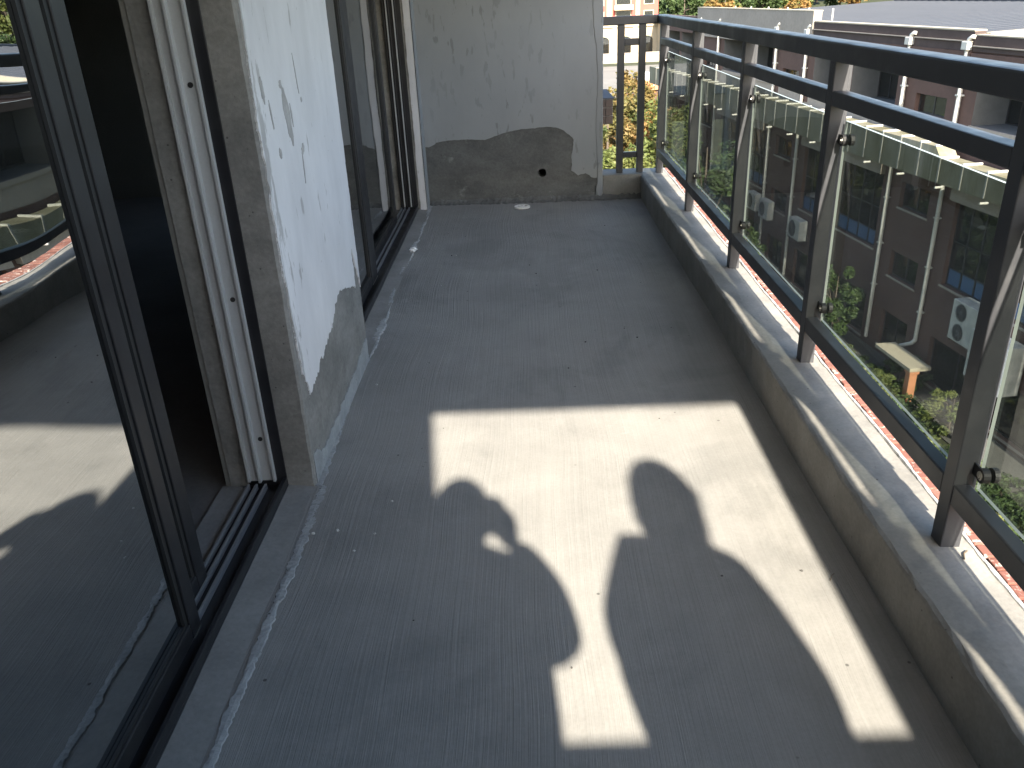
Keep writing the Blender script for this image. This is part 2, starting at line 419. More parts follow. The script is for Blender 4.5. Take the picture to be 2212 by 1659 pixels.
# white plaster skin on the pillar (outline measured on the wall face: y, z)
pl = [(1.606,2.03,.6),(1.608,1.4,.7),(1.609,.9,.8),(1.61,.62,.5),(1.618,.40,.6),(1.628,.27,.9),(1.66,.205,1),(1.70,.215,1.2),(1.80,.235,1.1),(1.88,.25,1.1),(1.95,.268,.9),(2.0,.30,.7),(2.06,.315,.6),(2.13,.300,.6),(2.22,.272,.7),(2.255,.255,.5),(2.262,.30,.7),(2.255,.36,.5),(2.262,.37,.5),(2.30,.30,.6),(2.325,.235,.4),(2.331,.6,.2),(2.331,1.2,.2),(2.331,2.03,0)]
pl = [(a*S, b*S, c) for a, b, c in pl]
MBp = MB().prism(ragged(pl, .013, 11, .008), 0, XW-.002, XW+.0045)
child_at(MBp.build('plaster_coat', M['plaster_w']), pil)
# bare patches knocked out of the plaster: thin grey scabs
def scab(cy_, cz_, w, h, tilt, seed, x=XW+.0046, th=.0012):
    r = random.Random(seed); n = 22; pts = []
    for k in range(n):
        a = 2*math.pi*k/n; rr = 1+r.uniform(-.22, .22)
        p, q = math.cos(a)*w*rr, math.sin(a)*h*rr*(1.0)
        pts.append((cy_+p*math.cos(tilt)-q*math.sin(tilt), cz_+p*math.sin(tilt)+q*math.cos(tilt)))
    return MB().prism(pts, 0, x-.001, x+th)
for i, (a, b, w, h, tl) in enumerate([(1.815,.79,.019,.105,.17),(1.795,.852,.009,.014,.4),(1.848,.785,.0045,.04,.1),(1.90,.705,.015,.016,.7),(1.886,.665,.0045,.055,-.12),(1.70,.80,.004,.05,.15),(1.722,.725,.008,.020,.2),(1.665,.855,.010,.045,.1),(1.93,.855,.003,.075,.12),(1.948,.805,.006,.010,.3)]):
    child_at(scab(a*S, b*S, w*S, h*S*.55, tl, i).build('bare_patch', M['scab']), pil)
# cement wash at the foot of the pillar
child_at(MB().prism(ragged([(1.612*S,-.01,0),(2.32*S,-.01,1),(2.32*S,.10,1.0),(2.1*S,.075,1),(1.9*S,.055,1),(1.7*S,.06,1),(1.612*S,.11,0)], .012, 23), 0, XW-.001, XW+.003).build('cement_wash', M['mortar']), pil)

# --- far wall
fw = empty('end_wall', (0, YF, 0), 0, 'concrete wall closing the far end, grey plaster above a bare dark base', 'wall')
XE = .393*S
holeX, holeZ, holeR = .083*S, .145*S, .030
def wall_hole():
    # rectangle with a round pipe hole: ring of quads to the outline
    mb = MB(); n = 32; x0, x1, z0, z1 = -.53*S, XE, -.02, 2.75
    inner = [(holeX+holeR*(1+.06*math.sin(5*k))*math.cos(2*math.pi*k/n), holeZ+holeR*(1+.06*math.cos(3*k))*math.sin(2*math.pi*k/n)) for k in range(n)]
    bx0, bx1, bz0, bz1 = holeX-.15, holeX+.15, holeZ-.12, holeZ+.18
    def onbox(a):
        c, s_ = math.cos(a), math.sin(a); t = min(((bx1-holeX)/c if c > 0 else (bx0-holeX)/c) if abs(c) > 1e-6 else 1e9, ((bz1-holeZ)/s_ if s_ > 0 else (bz0-holeZ)/s_) if abs(s_) > 1e-6 else 1e9)
        return (holeX+c*t, holeZ+s_*t)
    outer = [onbox(2*math.pi*k/n) for k in range(n)]
    # make sure the box corners are present
    for cx_, cz_ in ((bx0,bz0),(bx1,bz0),(bx1,bz1),(bx0,bz1)):
        j = min(range(n), key=lambda k: (outer[k][0]-cx_)**2+(outer[k][1]-cz_)**2); outer[j] = (cx_, cz_)
    v = [(p, YF, q) for p, q in inner]+[(p, YF, q) for p, q in outer]+[(p, YF+.2, q) for p, q in inner]
    f = [(k, (k+1) % n, n+(k+1) % n, n+k) for k in range(n)]+[(k, (k+1) % n, 2*n+(k+1) % n, 2*n+k) for k in range(n)]
    f.append(tuple(2*n+k for k in range(n)))
    mb.add(v, f)
    for a0,a1,c0,c1 in ((x0,bx0,z0,z1),(bx1,x1,z0,z1),(bx0,bx1,z0,bz0),(bx0,bx1,bz1,z1)):
        mb.add([(a0,YF,c0),(a1,YF,c0),(a1,YF,c1),(a0,YF,c1)], [(0,1,2,3)])
    mb.box(x1-.0005, x1, YF, YF+.2, z0, z1); mb.box(x0, x1, YF+.2, YF+.21, z0, z1)
    return mb
child_at(wall_hole().build('wall_core', M['rawdark']), fw)
ed = [(-.528,2.03,0),(-.528,.305,.5),(-.50,.30,.9),(-.46,.322,.5),(-.40,.330,.4),(-.30,.332,.35),(-.21,.325,.35),(-.17,.337,.4),(-.10,.358,.4),(-.02,.372,.4),(.05,.372,.5),(.11,.378,.7),(.16,.372,.8),(.20,.355,.9),(.235,.325,1),(.25,.305,1),(.245,.27,.9),(.235,.22,1.0),(.24,.18,1.0),(.235,.15,1.2),(.27,.125,1.5),(.31,.135,1.6),(.35,.11,1.5),(.391,.12,.2),(.391,2.03,0)]
child_at(MB().prism(ragged([(a*S,b*S,c) for a,b,c in ed], .006, 31), 1, YF-.0065, YF+.001).build('plaster_coat', M['plaster_g']), fw)
# hand-worked corner strip at the free edge of the end wall
mb = MB(); n = 70; v = []; f = []; r = random.Random(8)
for i in range(n+1):
    z = 2.75*i/n; wv_ = .012*math.sin(3.1*z)+.008*math.sin(9*z)+r.uniform(-.003, .003)
    v += [(XE-.045+wv_, YF-.0066, z), (XE-.04+wv_, YF-.011, z), (XE+.002, YF-.013+r.uniform(-.001,.001), z), (XE+.008, YF-.006, z), (XE+.008, YF+.12, z)]
for i in range(n):
    for k in range(4): f.append((i*5+k, i*5+k+1, (i+1)*5+k+1, (i+1)*5+k))
mb.add(v, f); child_at(mb.build('corner_strip', M['plaster_g'], smooth=False), fw)
# rough mortar fillet along the foot of the end wall
mb = MB(); v = []; f = []; n = 90
for i in range(n+1):
    x = -.52*S+(XK+.52*S)*i/n
    v += [(x, YF-.04-.03*r.random(), -.001), (x, YF-.02, .006+.010*r.random()), (x, YF-.007, .015+.022*r.random()), (x, YF+.002, .03)]
for i in range(n):
    for k in range(3): f.append((i*4+k, i*4+k+1, (i+1)*4+k+1, (i+1)*4+k))
mb.add(v, f); child_at(mb.build('mortar_fillet', M['rawdark']), fw)

# --- wall stub between the second door and the end wall
st = empty('corner_stub_wall', (XW, 4.3*S, 0), 0, 'narrow wall stub beside the second door, white edge strip', 'wall')
child_at(box('wall_core', M['raw'], -.70*S, -.522*S, 4.262*S, YF+.1, -.02, 2.75), st)
child_at(MB().prism(ragged([(-.556*S,-.0,1),(-.556*S,2.7,0),(-.519*S,2.7,.3),(-.519*S,-.0,0)], .004, 41, .03), 1, 4.262*S-.006, 4.262*S+.0005).build('edge_strip', M['plaster_w']), st)
child_at(MB().prism([(4.262*S-.006,0),(4.262*S-.006,2.7),(YF-.003,2.7),(YF-.003,0)], 0, -.523*S, -.519*S).build('side_strip', M['plaster_g']), st)

# --- upper floor: ceiling slab, added sun-blocking side beam, end beam, lintels
bl = empty('upper_storey', (0, 2, 2.75), 0, 'concrete slab and end beam of the storey above the balcony, with an added sun-blocking side beam', 'ceiling')
def bchild(o): return child_at(o, bl)
ZL = 1.693*S
bchild(box('ceiling_slab', M['ceil'], -.76*S, .82*S, YB, YF+.6, 2.75, 2.95))
bchild(box('sun_block_beam', M['ceil'], .66*S, .82*S, YB+.002, YF+.6, ZL, 2.749))  # unseen beam, sized to keep a strip of sun off the floor
bchild(box('end_beam', M['ceil'], -.70*S, .659*S, YB, YB+.16, ZL, 2.748))
bchild(box('door_lintel', M['ceil'], -.70*S, XW-.004, -1.2, PY0, 2.25, 2.747))
bchild(box('door_lintel', M['ceil'], -.70*S, XW-.004, PY1, 4.262*S, 2.25, 2.747))
# rear end of the balcony: wall part, unseen parapet added to block low sun
rw = empty('rear_sun_block', (0, YB, 0), 0, 'unseen solid parapet added behind the people to shade the near floor', 'wall')
child_at(box('parapet', M['kerbc'], -.0*S, XK+.26, YB-.12, YB, -.05, .925*S, None, .008), rw)
rw2 = empty('rear_end_wall', (-.3, YB, 0), 0, 'plastered wall beside the rear parapet', 'wall')
child_at(box('wall_core', M['plaster_g'], -.74*S, -.03*S+.038, YB-.14, YB, -.05, 2.749), rw2)
child_at(box('rear_return', M['plaster_g'], -.70*S, XW-.01, YB-.0, -.28*S, -.05, 2.7), rw2)

# --- kerb with brick edge
kb = empty('balcony_kerb', (XK, 2, 0), 0, 'raised cement kerb under the railing, edged with terracotta bricks', 'kerb')
mb = MB(); ny = 160; r = random.Random(4)
prof = [(XK, -.03), (XK, .0), (XK, ZK*.5), (XK, ZK-.010), (XK+.003, ZK-.003), (XK+.012, ZK), (XK+.07, ZK+.002), (.93, ZK+.001), (.995, ZK-.001), (1.003, ZK-.012), (1.003, -.3)]
v = []; f = []
for j in range(ny+1):
    y = YB-.05+(YF+.22-YB+.05)*j/ny
    for k, (x, z) in enumerate(prof):
        jx = r.uniform(-.0025, .0025) if k in (2, 3, 4, 5) else 0; jz = r.uniform(-.0012, .0012) if k in (4, 5, 6, 7, 8) else 0
        v.append((x+jx+(.004*math.sin(2.1*y) if k < 6 else 0), y, z+jz))
P = len(prof)
for j in range(ny):
    for k in range(P-1): f.append((j*P+k, j*P+k+1, (j+1)*P+k+1, (j+1)*P+k))
mb.add(v, f); child_at(mb.build('kerb_body', M['kerbc']), kb)
child_at(box('kerb_return', M['kerbc'], XE+.009, XK+.001, YF-.004, YF+.22, -.03, ZK+.006, None, .006), kb)
child_at(box('slab_edge', M['raw'], 1.0035, XO, YB-.05, YF+.22, -.35, ZK-.013), kb)
# mortar line between cement and bricks
child_at(ridge([(1.002+.003*math.sin(7*y), y, .006, .0022) for y in np.linspace(YB, YF+.2, 380)], 'mortar_line', M['mortar'], None, 17, ZK), kb)
b0 = MB().box(-.046, .046, -.0205, .0205, -.006, .006).build('brick', M['brick'], None, .002)
child_at(b0, kb); b0.location = (1.054, YB, ZK-.005)
y = YB+.047; r = random.Random(12)
while y < YF+.2:
    o = inst(b0, 'brick', None, (1.054+r.uniform(-.002,.003), y, ZK-.0055+r.uniform(-.0015,.0015)), (r.uniform(-.02,.02), r.uniform(-.02,.02), r.uniform(-.02,.02)))
    child_at(o, kb); y += .0475

# ================================================================== RAILING
rl = empty('balcony_railing', (.70*S, 2, ZK), 0, 'dark grey metal balcony railing with clamped glass panels', 'railing')
def rc(o): return child_at(o, rl)
def rbox(name, x0, x1, y0, y1, z0, z1, bev=.004, mat=None): return rc(box(name, mat or M['rail'], x0, x1, y0, y1, z0, z1, None, bev))
YC = 4.44*S                                                       # corner
tx0, tx1 = .669*S, .717*S
zt0, zt1 = .839*S, .879*S
# top rail, mitred at the corner: one L-shaped prism
Lp = [(tx0, YB), (tx1, YB), (tx1, YC+.034), (XE-.10, YC+.034), (XE-.10, YC-.031), (tx0, YC-.031)]
rc(MB().prism(Lp, 2, zt0, zt1).build('top_rail', M['rail'], None, .006))
posts = [4.425, 3.575, 2.755, 1.955, 1.178, .39, -.365]
px0, px1 = .684*S, .718*S
mz0, mz1, bz0_, bz1_ = .744*S, .776*S, .202*S, .241*S
rx0, rx1 = .6845*S, .712*S
for i, py in enumerate(posts):
    y0, y1 = py*S-.024, py*S+.024
    p = rbox('post', px0, px1, y0, y1, ZK-.003, zt0-.0005, .003)
    rbox('post_flange', px1-.0005, px1+.012, py*S-.012, py*S+.012, bz0_-.02, zt0-.001, .002)
for a, b in zip(posts[:-1], posts[1:]):
    y1, y0 = a*S-.0242, b*S+.0242
    rbox('mid_rail', rx0, .7175*S, y0, y1, mz0, mz1)
    rbox('bottom_rail', rx0, rx1, y0, y1, bz0_, bz1_)
    gy0, gy1 = b*S+.029, a*S-.029
    gx0 = .7205*S; gx1 = gx0+.008
    g = MB()
    g.box(gx0, gx1, gy0, gy1, .234*S, .711*S); g.mi = [1, 1, 1, 0, 1, 0]
    g = rc(g.build('glass_panel', [M['railglass'], M['glassedge']]))
    for yy, sg in ((gy0, 1), (gy1, -1)):
        for zz_ in (.272*S, .672*S):
            c = MB()
            c.tube([(gx0-.016, yy+sg*.028, zz_), (gx0-.0005, yy+sg*.028, zz_)], .017, 16)
            c.tube([(gx1+.0005, yy+sg*.028, zz_), (gx1+.012, yy+sg*.028, zz_)], .017, 16)
            c.box(gx0-.014, gx0-.010, min(yy-sg*.022, yy+sg*.03), max(yy-sg*.022, yy+sg*.03), zz_-.014, zz_+.014)
            o = c.build('glass_clamp', M['rubber'], g)
            s_ = MB().tube([(gx0-.0175, yy+sg*.028, zz_), (gx0-.0162, yy+sg*.028, zz_)], .0105, 14).tube([(gx0-.019, yy+sg*.028, zz_), (gx0-.0176, yy+sg*.028, zz_)], .004, 8)
            s_.build('clamp_screw', M['steel'], g)
# end bars in the short return
for xb, w in ((.492, .017), (.598, .017)):
    rbox('baluster', (xb-w)*S, (xb+w)*S, YC-.022, YC+.022, ZK+.0065, zt0-.0005, .003)
rbox('mid_rail', .5095*S, .5805*S, YC-.014, YC+.014, mz0, mz1)
rbox('bottom_rail', .5095*S, .5805*S, YC-.014, YC+.014, .197*S, .226*S)

# ================================================================== SLIDING DOORS
def door(yj0, yj1, panels, label, pale=True):
    d = empty('sliding_door', (-.6*S, yj0, 0), 0, label, 'door')
    def dc(o, p=None):
        child_at(o, d); return o
    x0, x1 = -.657*S, -.567*S
    zt = 2.248
    # dark outer frame
    fr = MB()
    fr.box(x0, x1, yj1-.006, yj1-.0006, .0, zt).box(x0, x1, yj0+.0006, yj0+.006, .0, zt).box(x0, x1, yj0+.0065, yj1-.0065, zt-.04, zt)
    fr.box(x0, x1, yj0+.0065, yj1-.0065, .006, .016)                       # sill plate
    fr.box(x1-.012, x1, yj0+.0065, yj1-.0065, .0162, .042)                 # upstand at the front of the sill
    dc(fr.build('frame', M['frame'], None, .002))
    # silver sill tracks
    for xt in (-.612*S, -.633*S, -.651*S):
        dc(MB().box(xt-.004, xt+.004, yj0+.027, yj1-.027, .0163, .034).build('sill_track', M['sill'], None, .001))
    # silver jamb channel facing the opening (stepped profile)
    jp = [(-.590*S, -.0065), (-.590*S, -.020), (-.596*S, -.020), (-.596*S, -.010), (-.622*S, -.010), (-.622*S, -.026), (-.628*S, -.026), (-.628*S, -.012), (-.648*S, -.012), (-.648*S, -.020), (-.654*S, -.020), (-.654*S, -.0065)]
    dc(MB().prism([(p, yj1+q) for p, q in jp], 2, .035, zt-.041).build('jamb_channel', M['track'] if pale else M['frame'], None, .001))
    if not pale:
        for xa in (-.600*S, -.634*S): dc(MB().box(xa-.004, xa+.004, yj1-.030, yj1-.0262, .036, zt-.042).build('jamb_strip', M['track'], None, .001))
    for zh in (.18, .62, 1.18, 1.9): dc(MB().tube([(-.609*S, yj1-.0125, zh), (-.609*S, yj1-.0095, zh)], .007, 12).build('screw_hole', M['rubber']))
    for k, (xc, y0, y1, sw, hand) in enumerate(panels):
        pn = MB(); t = .017
        pn.box(xc-t, xc+t, y0, y0+sw, .036, zt-.045).box(xc-t, xc+t, y1-sw, y1, .036, zt-.045)
        pn.box(xc-t, xc+t, y0+sw+.0005, y1-sw-.0005, .036, .036+.045).box(xc-t, xc+t, y0+sw+.0005, y1-sw-.0005, zt-.11, zt-.045)
        o = pn.build('door_panel', M['frame'], None, .003); dc(o)
        g = MB().box(xc-.004, xc+.004, y0+sw-.006, y1-sw+.006, .036+.04, zt-.105).build('glass_pane', M['doorglass']); dc(g)
        g.parent = o; g.matrix_parent_inverse = Matrix.Identity(4)
        gk = MB().box(xc+.0045, xc+.012, y1-sw-.014, y1-sw-.0004, .0815, zt-.111).box(xc+.0045, xc+.012, y0+sw+.0006, y1-sw-.0145, .0815, .0875).build('gasket', M['rubber'])
        gk.parent = o
        if hand:
            hz = .60*S; hd = MB(); pts = [(xc, y1+.0, hz+.045), (xc-.006, y1+.018, hz+.035), (xc-.008, y1+.026, hz), (xc-.006, y1+.018, hz-.04), (xc, y1+.0, hz-.055)]
            hd.tube(pts, .008, 8); hh = hd.build('pull_handle', M['frame']); hh.parent = o
        sc_ = MB().box(xc+t+.0002, xc+t+.0012, y1-sw*.98, y1-.002, .0362, .0385).build('worn_edge', M['steel']); sc_.parent = o
    return d
door(-.26*S, PY0, [(-.607*S, -.24*S, 1.118*S, .050, False), (-.643*S, .30*S, 1.252*S, .055, True)], 'charcoal sliding door standing half open onto the dark room, reflective glass')
door(PY1, 4.262*S, [(-.607*S, PY1+.024, 3.09*S, .16, False), (-.643*S, 2.90*S, 3.93*S, .06, False)], 'charcoal sliding door between the white pillar and the end wall', False)
# scuffed metal end of the sliding stile, wall lining inside
rm = empty('room_shell', (-3, 2.2, 0)); tag(rm, kind='structure')
def rmc(o): return child_at(o, rm)
rmc(box('room_floor', M['roomfl'], -5.2, -.701*S, -1.4, 6.6, -.06, -.004))
rmc(box('room_ceiling', M['room'], -5.2, -.701*S, -1.4, 6.6, 2.75, 2.85))
rmc(box('room_back_wall', M['room'], -5.35, -5.2, -1.4, 6.6, -.06, 2.85))
rmc(box('room_side_wall', M['room'], -5.2, -.701*S, 6.6, 6.75, -.06, 2.85))
rmc(box('room_side_wall', M['room'], -5.2, -.701*S, -1.55, -1.4, -.06, 2.85))
rmc(box('partition', M['room'], -5.19, -1.9, 3.55, 3.67, -.05, 2.749))
rmc(box('inner_wall', M['room'], -.80*S, -.7015*S, -1.39, -.30*S, -.05, 2.749))
rmc(box('inner_lining', M['room'], -.712*S, -.7015*S, PY0+.004, PY1-.004, -.05, 2.749))
for k, xs in enumerate((-2.52, -2.36, -2.2)):
    w = empty('wall_socket', (xs, 3.55, .62), 0, 'white wall socket in a row of three inside the dark room', 'socket', 'sockets inside the dark room')
    MB().box(-.043, .043, -.009, -.0005, -.043, .043).build('plate', M['whitepl'], w, .003)
    MB().box(-.012, -.008, -.0096, -.0092, -.01, .006).box(.008, .012, -.0096, -.0092, -.01, .006).build('slot', M['rubber'], w)

# ================================================================== SMALL THINGS ON THE FLOOR
dr = empty('floor_drain', (-.028*S, 4.236*S, .003), 0, 'round white floor drain cover near the end wall', 'drain')
mb = MB(); n = 40
def ring(mb, r0, r1, z0, z1, n=40):
    v = []; f = []
    for k in range(n):
        a = 2*math.pi*k/n; c, s_ = math.cos(a), math.sin(a); v += [(r0*c,r0*s_,z0),(r1*c,r1*s_,z0),(r1*c,r1*s_,z1),(r0*c,r0*s_,z1)]
    for k in range(n):
        q = (k+1) % n
        for e in range(4): f.append((k*4+e, k*4+(e+1) % 4, q*4+(e+1) % 4, q*4+e))
    mb.add(v, f)
ring(mb, .040, .055, 0, .010)
mb.build('rim', M['whitepl'], dr)
mb = MB(); ring(mb, .002, .012, .001, .008, 20)
for k in range(6):
    a = math.pi*k/3+.2; c, s_ = math.cos(a), math.sin(a)
    mb.add([(c*.012-s_*.004, s_*.012+c*.004, .002),(c*.012+s_*.004, s_*.012-c*.004,.002),(c*.040+s_*.004, s_*.040-c*.004,.002),(c*.040-s_*.004, s_*.040+c*.004,.002),
            (c*.012-s_*.004, s_*.012+c*.004, .007),(c*.012+s_*.004, s_*.012-c*.004,.007),(c*.040+s_*.004, s_*.040-c*.004,.007),(c*.040-s_*.004, s_*.040+c*.004,.007)],
           [(0,3,2,1),(4,5,6,7),(0,1,5,4),(1,2,6,5),(2,3,7,6),(3,0,4,7)])
mb.build('grate', M['whitepl'], dr)
MB().tube([(0,0,-.001),(0,0,.0008)], .0405, 30).build('sump', M['rubber'], dr)
def crumple(name, loc, s, mat, seed, label, cat, flat=.5, group=None):
    bm = bmesh.new(); bmesh.ops.create_icosphere(bm, subdivisions=2, radius=1); r = random.Random(seed)
    for q in bm.verts: q.co = Vector((q.co.x*r.uniform(.6,1.3), q.co.y*r.uniform(.6,1.3), q.co.z*flat*r.uniform(.5,1.3)))*s
    zmin = min(q.co.z for q in bm.verts)
    for q in bm.verts: q.co.z -= zmin
    me = bpy.data.meshes.new(name); bm.to_mesh(me); bm.free(); me.materials.append(mat)
    o = bpy.data.objects.new(name, me); col.objects.link(o); o.location = loc
    return tag(o, label, cat, group)
crumple('paper_scrap', (-.515*S+.012, 3.50*S, .002), .026, M['paper'], 2, 'crumpled scrap of white paper beside the mortar seam', 'paper')
M['pebble'] = plain('dark_grit', (.07, .068, .065), .9)
M['chip'] = plain('pale_plaster_chip', (.6, .6, .58), .9)
rr = random.Random(77)
gl_ = 'dark speck of grit lying on the balcony floor'
for k in range(24):
    x = rr.uniform(-.40, .5)*S; y = rr.uniform(.9, 3.9)*S
    crumple('grit', (x, y, fz(x, y)-.0005), rr.uniform(.002, .0045), M['pebble'], 100+k, gl_, 'grit', .5, 'grit on the floor')
for k in range(8):
    x = rr.uniform(-.47, -.30)*S; y = rr.uniform(1.2, 3.6)*S
    crumple('plaster_chip', (x, y, fz(x, y)-.0005), rr.uniform(.003, .006), M['chip'], 200+k, 'tiny pale plaster chip lying near the mortar seam', 'chip', .5, 'plaster chips by the seam')
tw = MB().tube([(.0,0,.004),(.012,.016,.006),(.021,.035,.004),(.036,.05,.003)], .0016, 6).build('twig', plain('twig_bark', (.10, .075, .05), .9)); tw.location = (.532*S, 1.22*S, 0); tw.scale = (.55, .55, .55); tag(tw, 'thin bent twig at the edge of the sunlit floor', 'twig')
tw2 = MB().tube([(0,0,.003),(.008,.02,.004),(.02,.03,.003)], .002, 6).build('wood_splinter', bpy.data.materials['twig_bark']); tw2.location = (.955, 1.19*S-.09, ZK+.0005); tag(tw2, 'small dark splinter on the kerb beside a railing post', 'splinter')

# ================================================================== PEOPLE (behind the camera; their shadows fall into the picture)
M['skin'] = plain('skin', (.50, .33, .25), .55)
M['hair'] = plain('dark_hair', (.018, .015, .013), .5)
M['phone'] = plain('black_phone', (.02, .02, .022), .25)
def mat_clothes(name, jacket, trousers):
    t = NT(name); v = t.mapping()
    sx = t.n('ShaderNodeSeparateXYZ'); t.l(v, sx.inputs[0])
    c = t.ramp(t.math('DIVIDE', sx.outputs[2], 2.0), [(0, (.03,.03,.03)), (.04, trousers), (.46, jacket), (.735, (.50,.33,.25))], 'CONSTANT')
    n = t.bump(t.noise(v, 14, 4), .4, .01)
    return t.done(t.bsdf(c, .85, 0, .2, n))
def skin_mesh(name, verts, edges, radii, mat, parent, root=0, sub=2):
    me = bpy.data.meshes.new(name); me.from_pydata(verts, edges, []); me.materials.append(mat)
    o = bpy.data.objects.new(name, me); col.objects.link(o); o.parent = parent
    o.modifiers.new('skin', 'SKIN'); 
    lay = me.skin_vertices[0].data if me.skin_vertices else None
    if lay is None:
        bpy.context.view_layer.objects.active = o
    for i, rd in enumerate(radii):
        a = (rd, rd) if not isinstance(rd, tuple) else rd
        lay[i].radius = a; lay[i].use_root = (i == root)
    s_ = o.modifiers.new('sub', 'SUBSURF'); s_.levels = sub; s_.render_levels = sub
    o.modifiers['skin'].use_smooth_shade = True
    return o
def head(parent, c, yaw, hair_long, pitch=0):
    """shaped head: skull, jaw, nose, ears; hair as a child"""
    bm = bmesh.new(); bmesh.ops.create_uvsphere(bm, u_segments=32, v_segments=24, radius=1)
    for q in bm.verts:
        x, y, z = q.co
        fx, fy, fz_ = .078, .098, .118
        if z < 0: fx *= 1-.28*(-z)**1.5; fy *= 1-.12*(-z)
        q.co = Vector((x*fx, y*fy+(.012*(-z) if z < 0 else 0), z*fz_))
        # face looks along +y: nose, eye sockets, mouth
        d = (abs(x) < .16 and y > .8)
        q.co.y += .024*math.exp(-((x/.13)**2+((z+.12)/.16)**2))*(1 if y > 0 else 0)
        for sx in (-.38, .38): q.co.y -= .010*math.exp(-(((x-sx)/.17)**2+((z-.08)/.10)**2))*(1 if y > 0 else 0)
        q.co.y += .005*math.exp(-((x/.28)**2+((z+.48)/.06)**2))*(1 if y > 0 else 0)
    me = bpy.data.meshes.new('head'); bm.to_mesh(me); bm.free(); me.materials.append(M['skin'])
    me.polygons.foreach_set('use_smooth', [True]*len(me.polygons))
    h = bpy.data.objects.new('head', me); col.objects.link(h); h.parent = parent; h.location = c; h.rotation_euler = (pitch, 0, yaw)
    for sx in (-1, 1):
        MB().tube([(sx*.074, -.012, .028), (sx*.088, -.02, .02), (sx*.086, -.012, -.012), (sx*.074, -.004, -.028)], [.010, .012, .010, .007], 8).build('ear', M['skin'], h, smooth=True)
        MB().tube([(sx*.031, .080, .010), (sx*.031, .0875, .010)], .009, 12).build('eye', M['whitepl'], h, smooth=True)
        MB().tube([(sx*.031, .0876, .010), (sx*.031, .0885, .010)], .0058, 12).build('iris', M['hair'], h)
    MB().tube([(-.024, .088, -.056), (0, .094, -.055), (.024, .088, -.056)], .004, 8).build('mouth', plain('lip', (.38, .17, .14), .5), h, smooth=True)
    bm = bmesh.new(); bmesh.ops.create_uvsphere(bm, u_segments=28, v_segments=20, radius=1); r = random.Random(3)
    kill = [q for q in bm.verts if (q.co.y > .35 and q.co.z < .42) or q.co.z < (-.95 if hair_long else -.35)]
    bmesh.ops.delete(bm, geom=kill, context='VERTS')
    for q in bm.verts:
        x, y, z = q.co; k = 1+r.uniform(-.015, .03)
        q.co = Vector((x*.089*k, y*.110*k-.006, z*.130*k+.004 - (.05*max(0, -z) if hair_long else 0)))
    bmesh.ops.solidify(bm, geom=bm.faces[:], thickness=.006)
    me = bpy.data.meshes.new('hair'); bm.to_mesh(me); bm.free(); me.materials.append(M['hair'])
    hr = bpy.data.objects.new('hair', me); col.objects.link(hr); hr.parent = h
    return h
def hand(parent, wrist, palm_dir, finger_dir, side, curl=.9, name='hand'):
    """palm and five fingers; palm_dir: wrist->knuckles, finger_dir: the way the fingers bend towards"""
    w = Vector(wrist); a = Vector(palm_dir).normalized(); b = (Vector(finger_dir)-Vector(finger_dir).dot(a)*a).normalized(); c = a.cross(b)*side
    hd = MB()
    hd.tube([w-a*.015, w+a*.02, w+a*.055, w+a*.085], [.024, .030, .034, .026], 12)
    for k, L in enumerate((.070, .078, .072, .056)):
        base = w+a*.082+c*(.030-.019*k)
        p1 = base+a*(L*.42)+b*(L*.12*curl); p2 = p1+(a*(1-curl*.6)+b*curl).normalized()*L*.33; p3 = p2+(a*(.5-curl*.6)+b*curl).normalized()*L*.28
        hd.tube([base-a*.015, base, p1, p2, p3], [.0095, .0095, .0088, .008, .006], 8)
    t0 = w+a*.025+c*.026; hd.tube([t0, t0+c*.028+a*.022+b*.012, t0+c*.030+a*.050+b*.028, t0+c*.022+a*.068+b*.036], [.013, .011, .0095, .007], 8)
    return hd.build(name, M['skin'], parent, smooth=True)

# photographer
p1 = empty('person', (.03, -.24, 0), 0, 'person in a dark jacket holding up a phone at chest height', 'person')
m1 = mat_clothes('dark_jacket_grey_trousers', (.035, .037, .045), (.08, .08, .085))
V = [(-.01,0,.93),(-.005,0,1.08),(-.015,-.005,1.22),(-.025,-.01,1.38),(-.01,-.01,1.46),(.0,.01,1.53),          # 0-5 spine, neck
     (.105,-.01,1.385),(.150,.02,1.28),(.172,.085,1.145),(.182,.14,1.25),(.112,.211,1.353),                     # 6-10 right arm
     (-.17,-.01,1.385),(-.23,.0,1.27),(-.22,.09,1.10),(-.16,.19,1.24),(-.115,.226,1.31),                  # 11-15 left arm
     (.05,0,.88),(.065,.01,.50),(.07,-.01,.10),(.075,.03,.04),(.08,.13,.035),                               # 16-20 right leg
     (-.12,0,.88),(-.135,.01,.50),(-.14,-.01,.10),(-.145,.03,.04),(-.155,.13,.035)]                            # 21-25 left leg
E = [(0,1),(1,2),(2,3),(3,4),(4,5),(3,6),(6,7),(7,8),(8,9),(9,10),(3,11),(11,12),(12,13),(13,14),(14,15),(0,16),(16,17),(17,18),(18,19),(19,20),(0,21),(21,22),(22,23),(23,24),(24,25)]
Rr = [(.36,.22),(.35,.21),(.29,.18),(.14,.10),(.065,.065),(.055,.055),(.08,.08),(.08,.08),(.092,.092),(.066,.066),(.034,.034),(.07,.07),(.056,.056),(.045,.045),(.040,.040),(.028,.028),(.088,.088),(.062,.062),(.045,.045),(.045,.045),(.035,.035),(.088,.088),(.062,.062),(.045,.045),(.045,.045),(.035,.035)]
skin_mesh('body', V, E, Rr, m1, p1)
head(p1, (.005, .005, 1.590), 0, False, -.25)
hand(p1, (.104, .220, 1.362), (-.12, .05, 1), (-1, .1, 0), 1, .45)
hand(p1, (-.112, .232, 1.315), (.1, .05, 1), (1, .1, 0), -1)
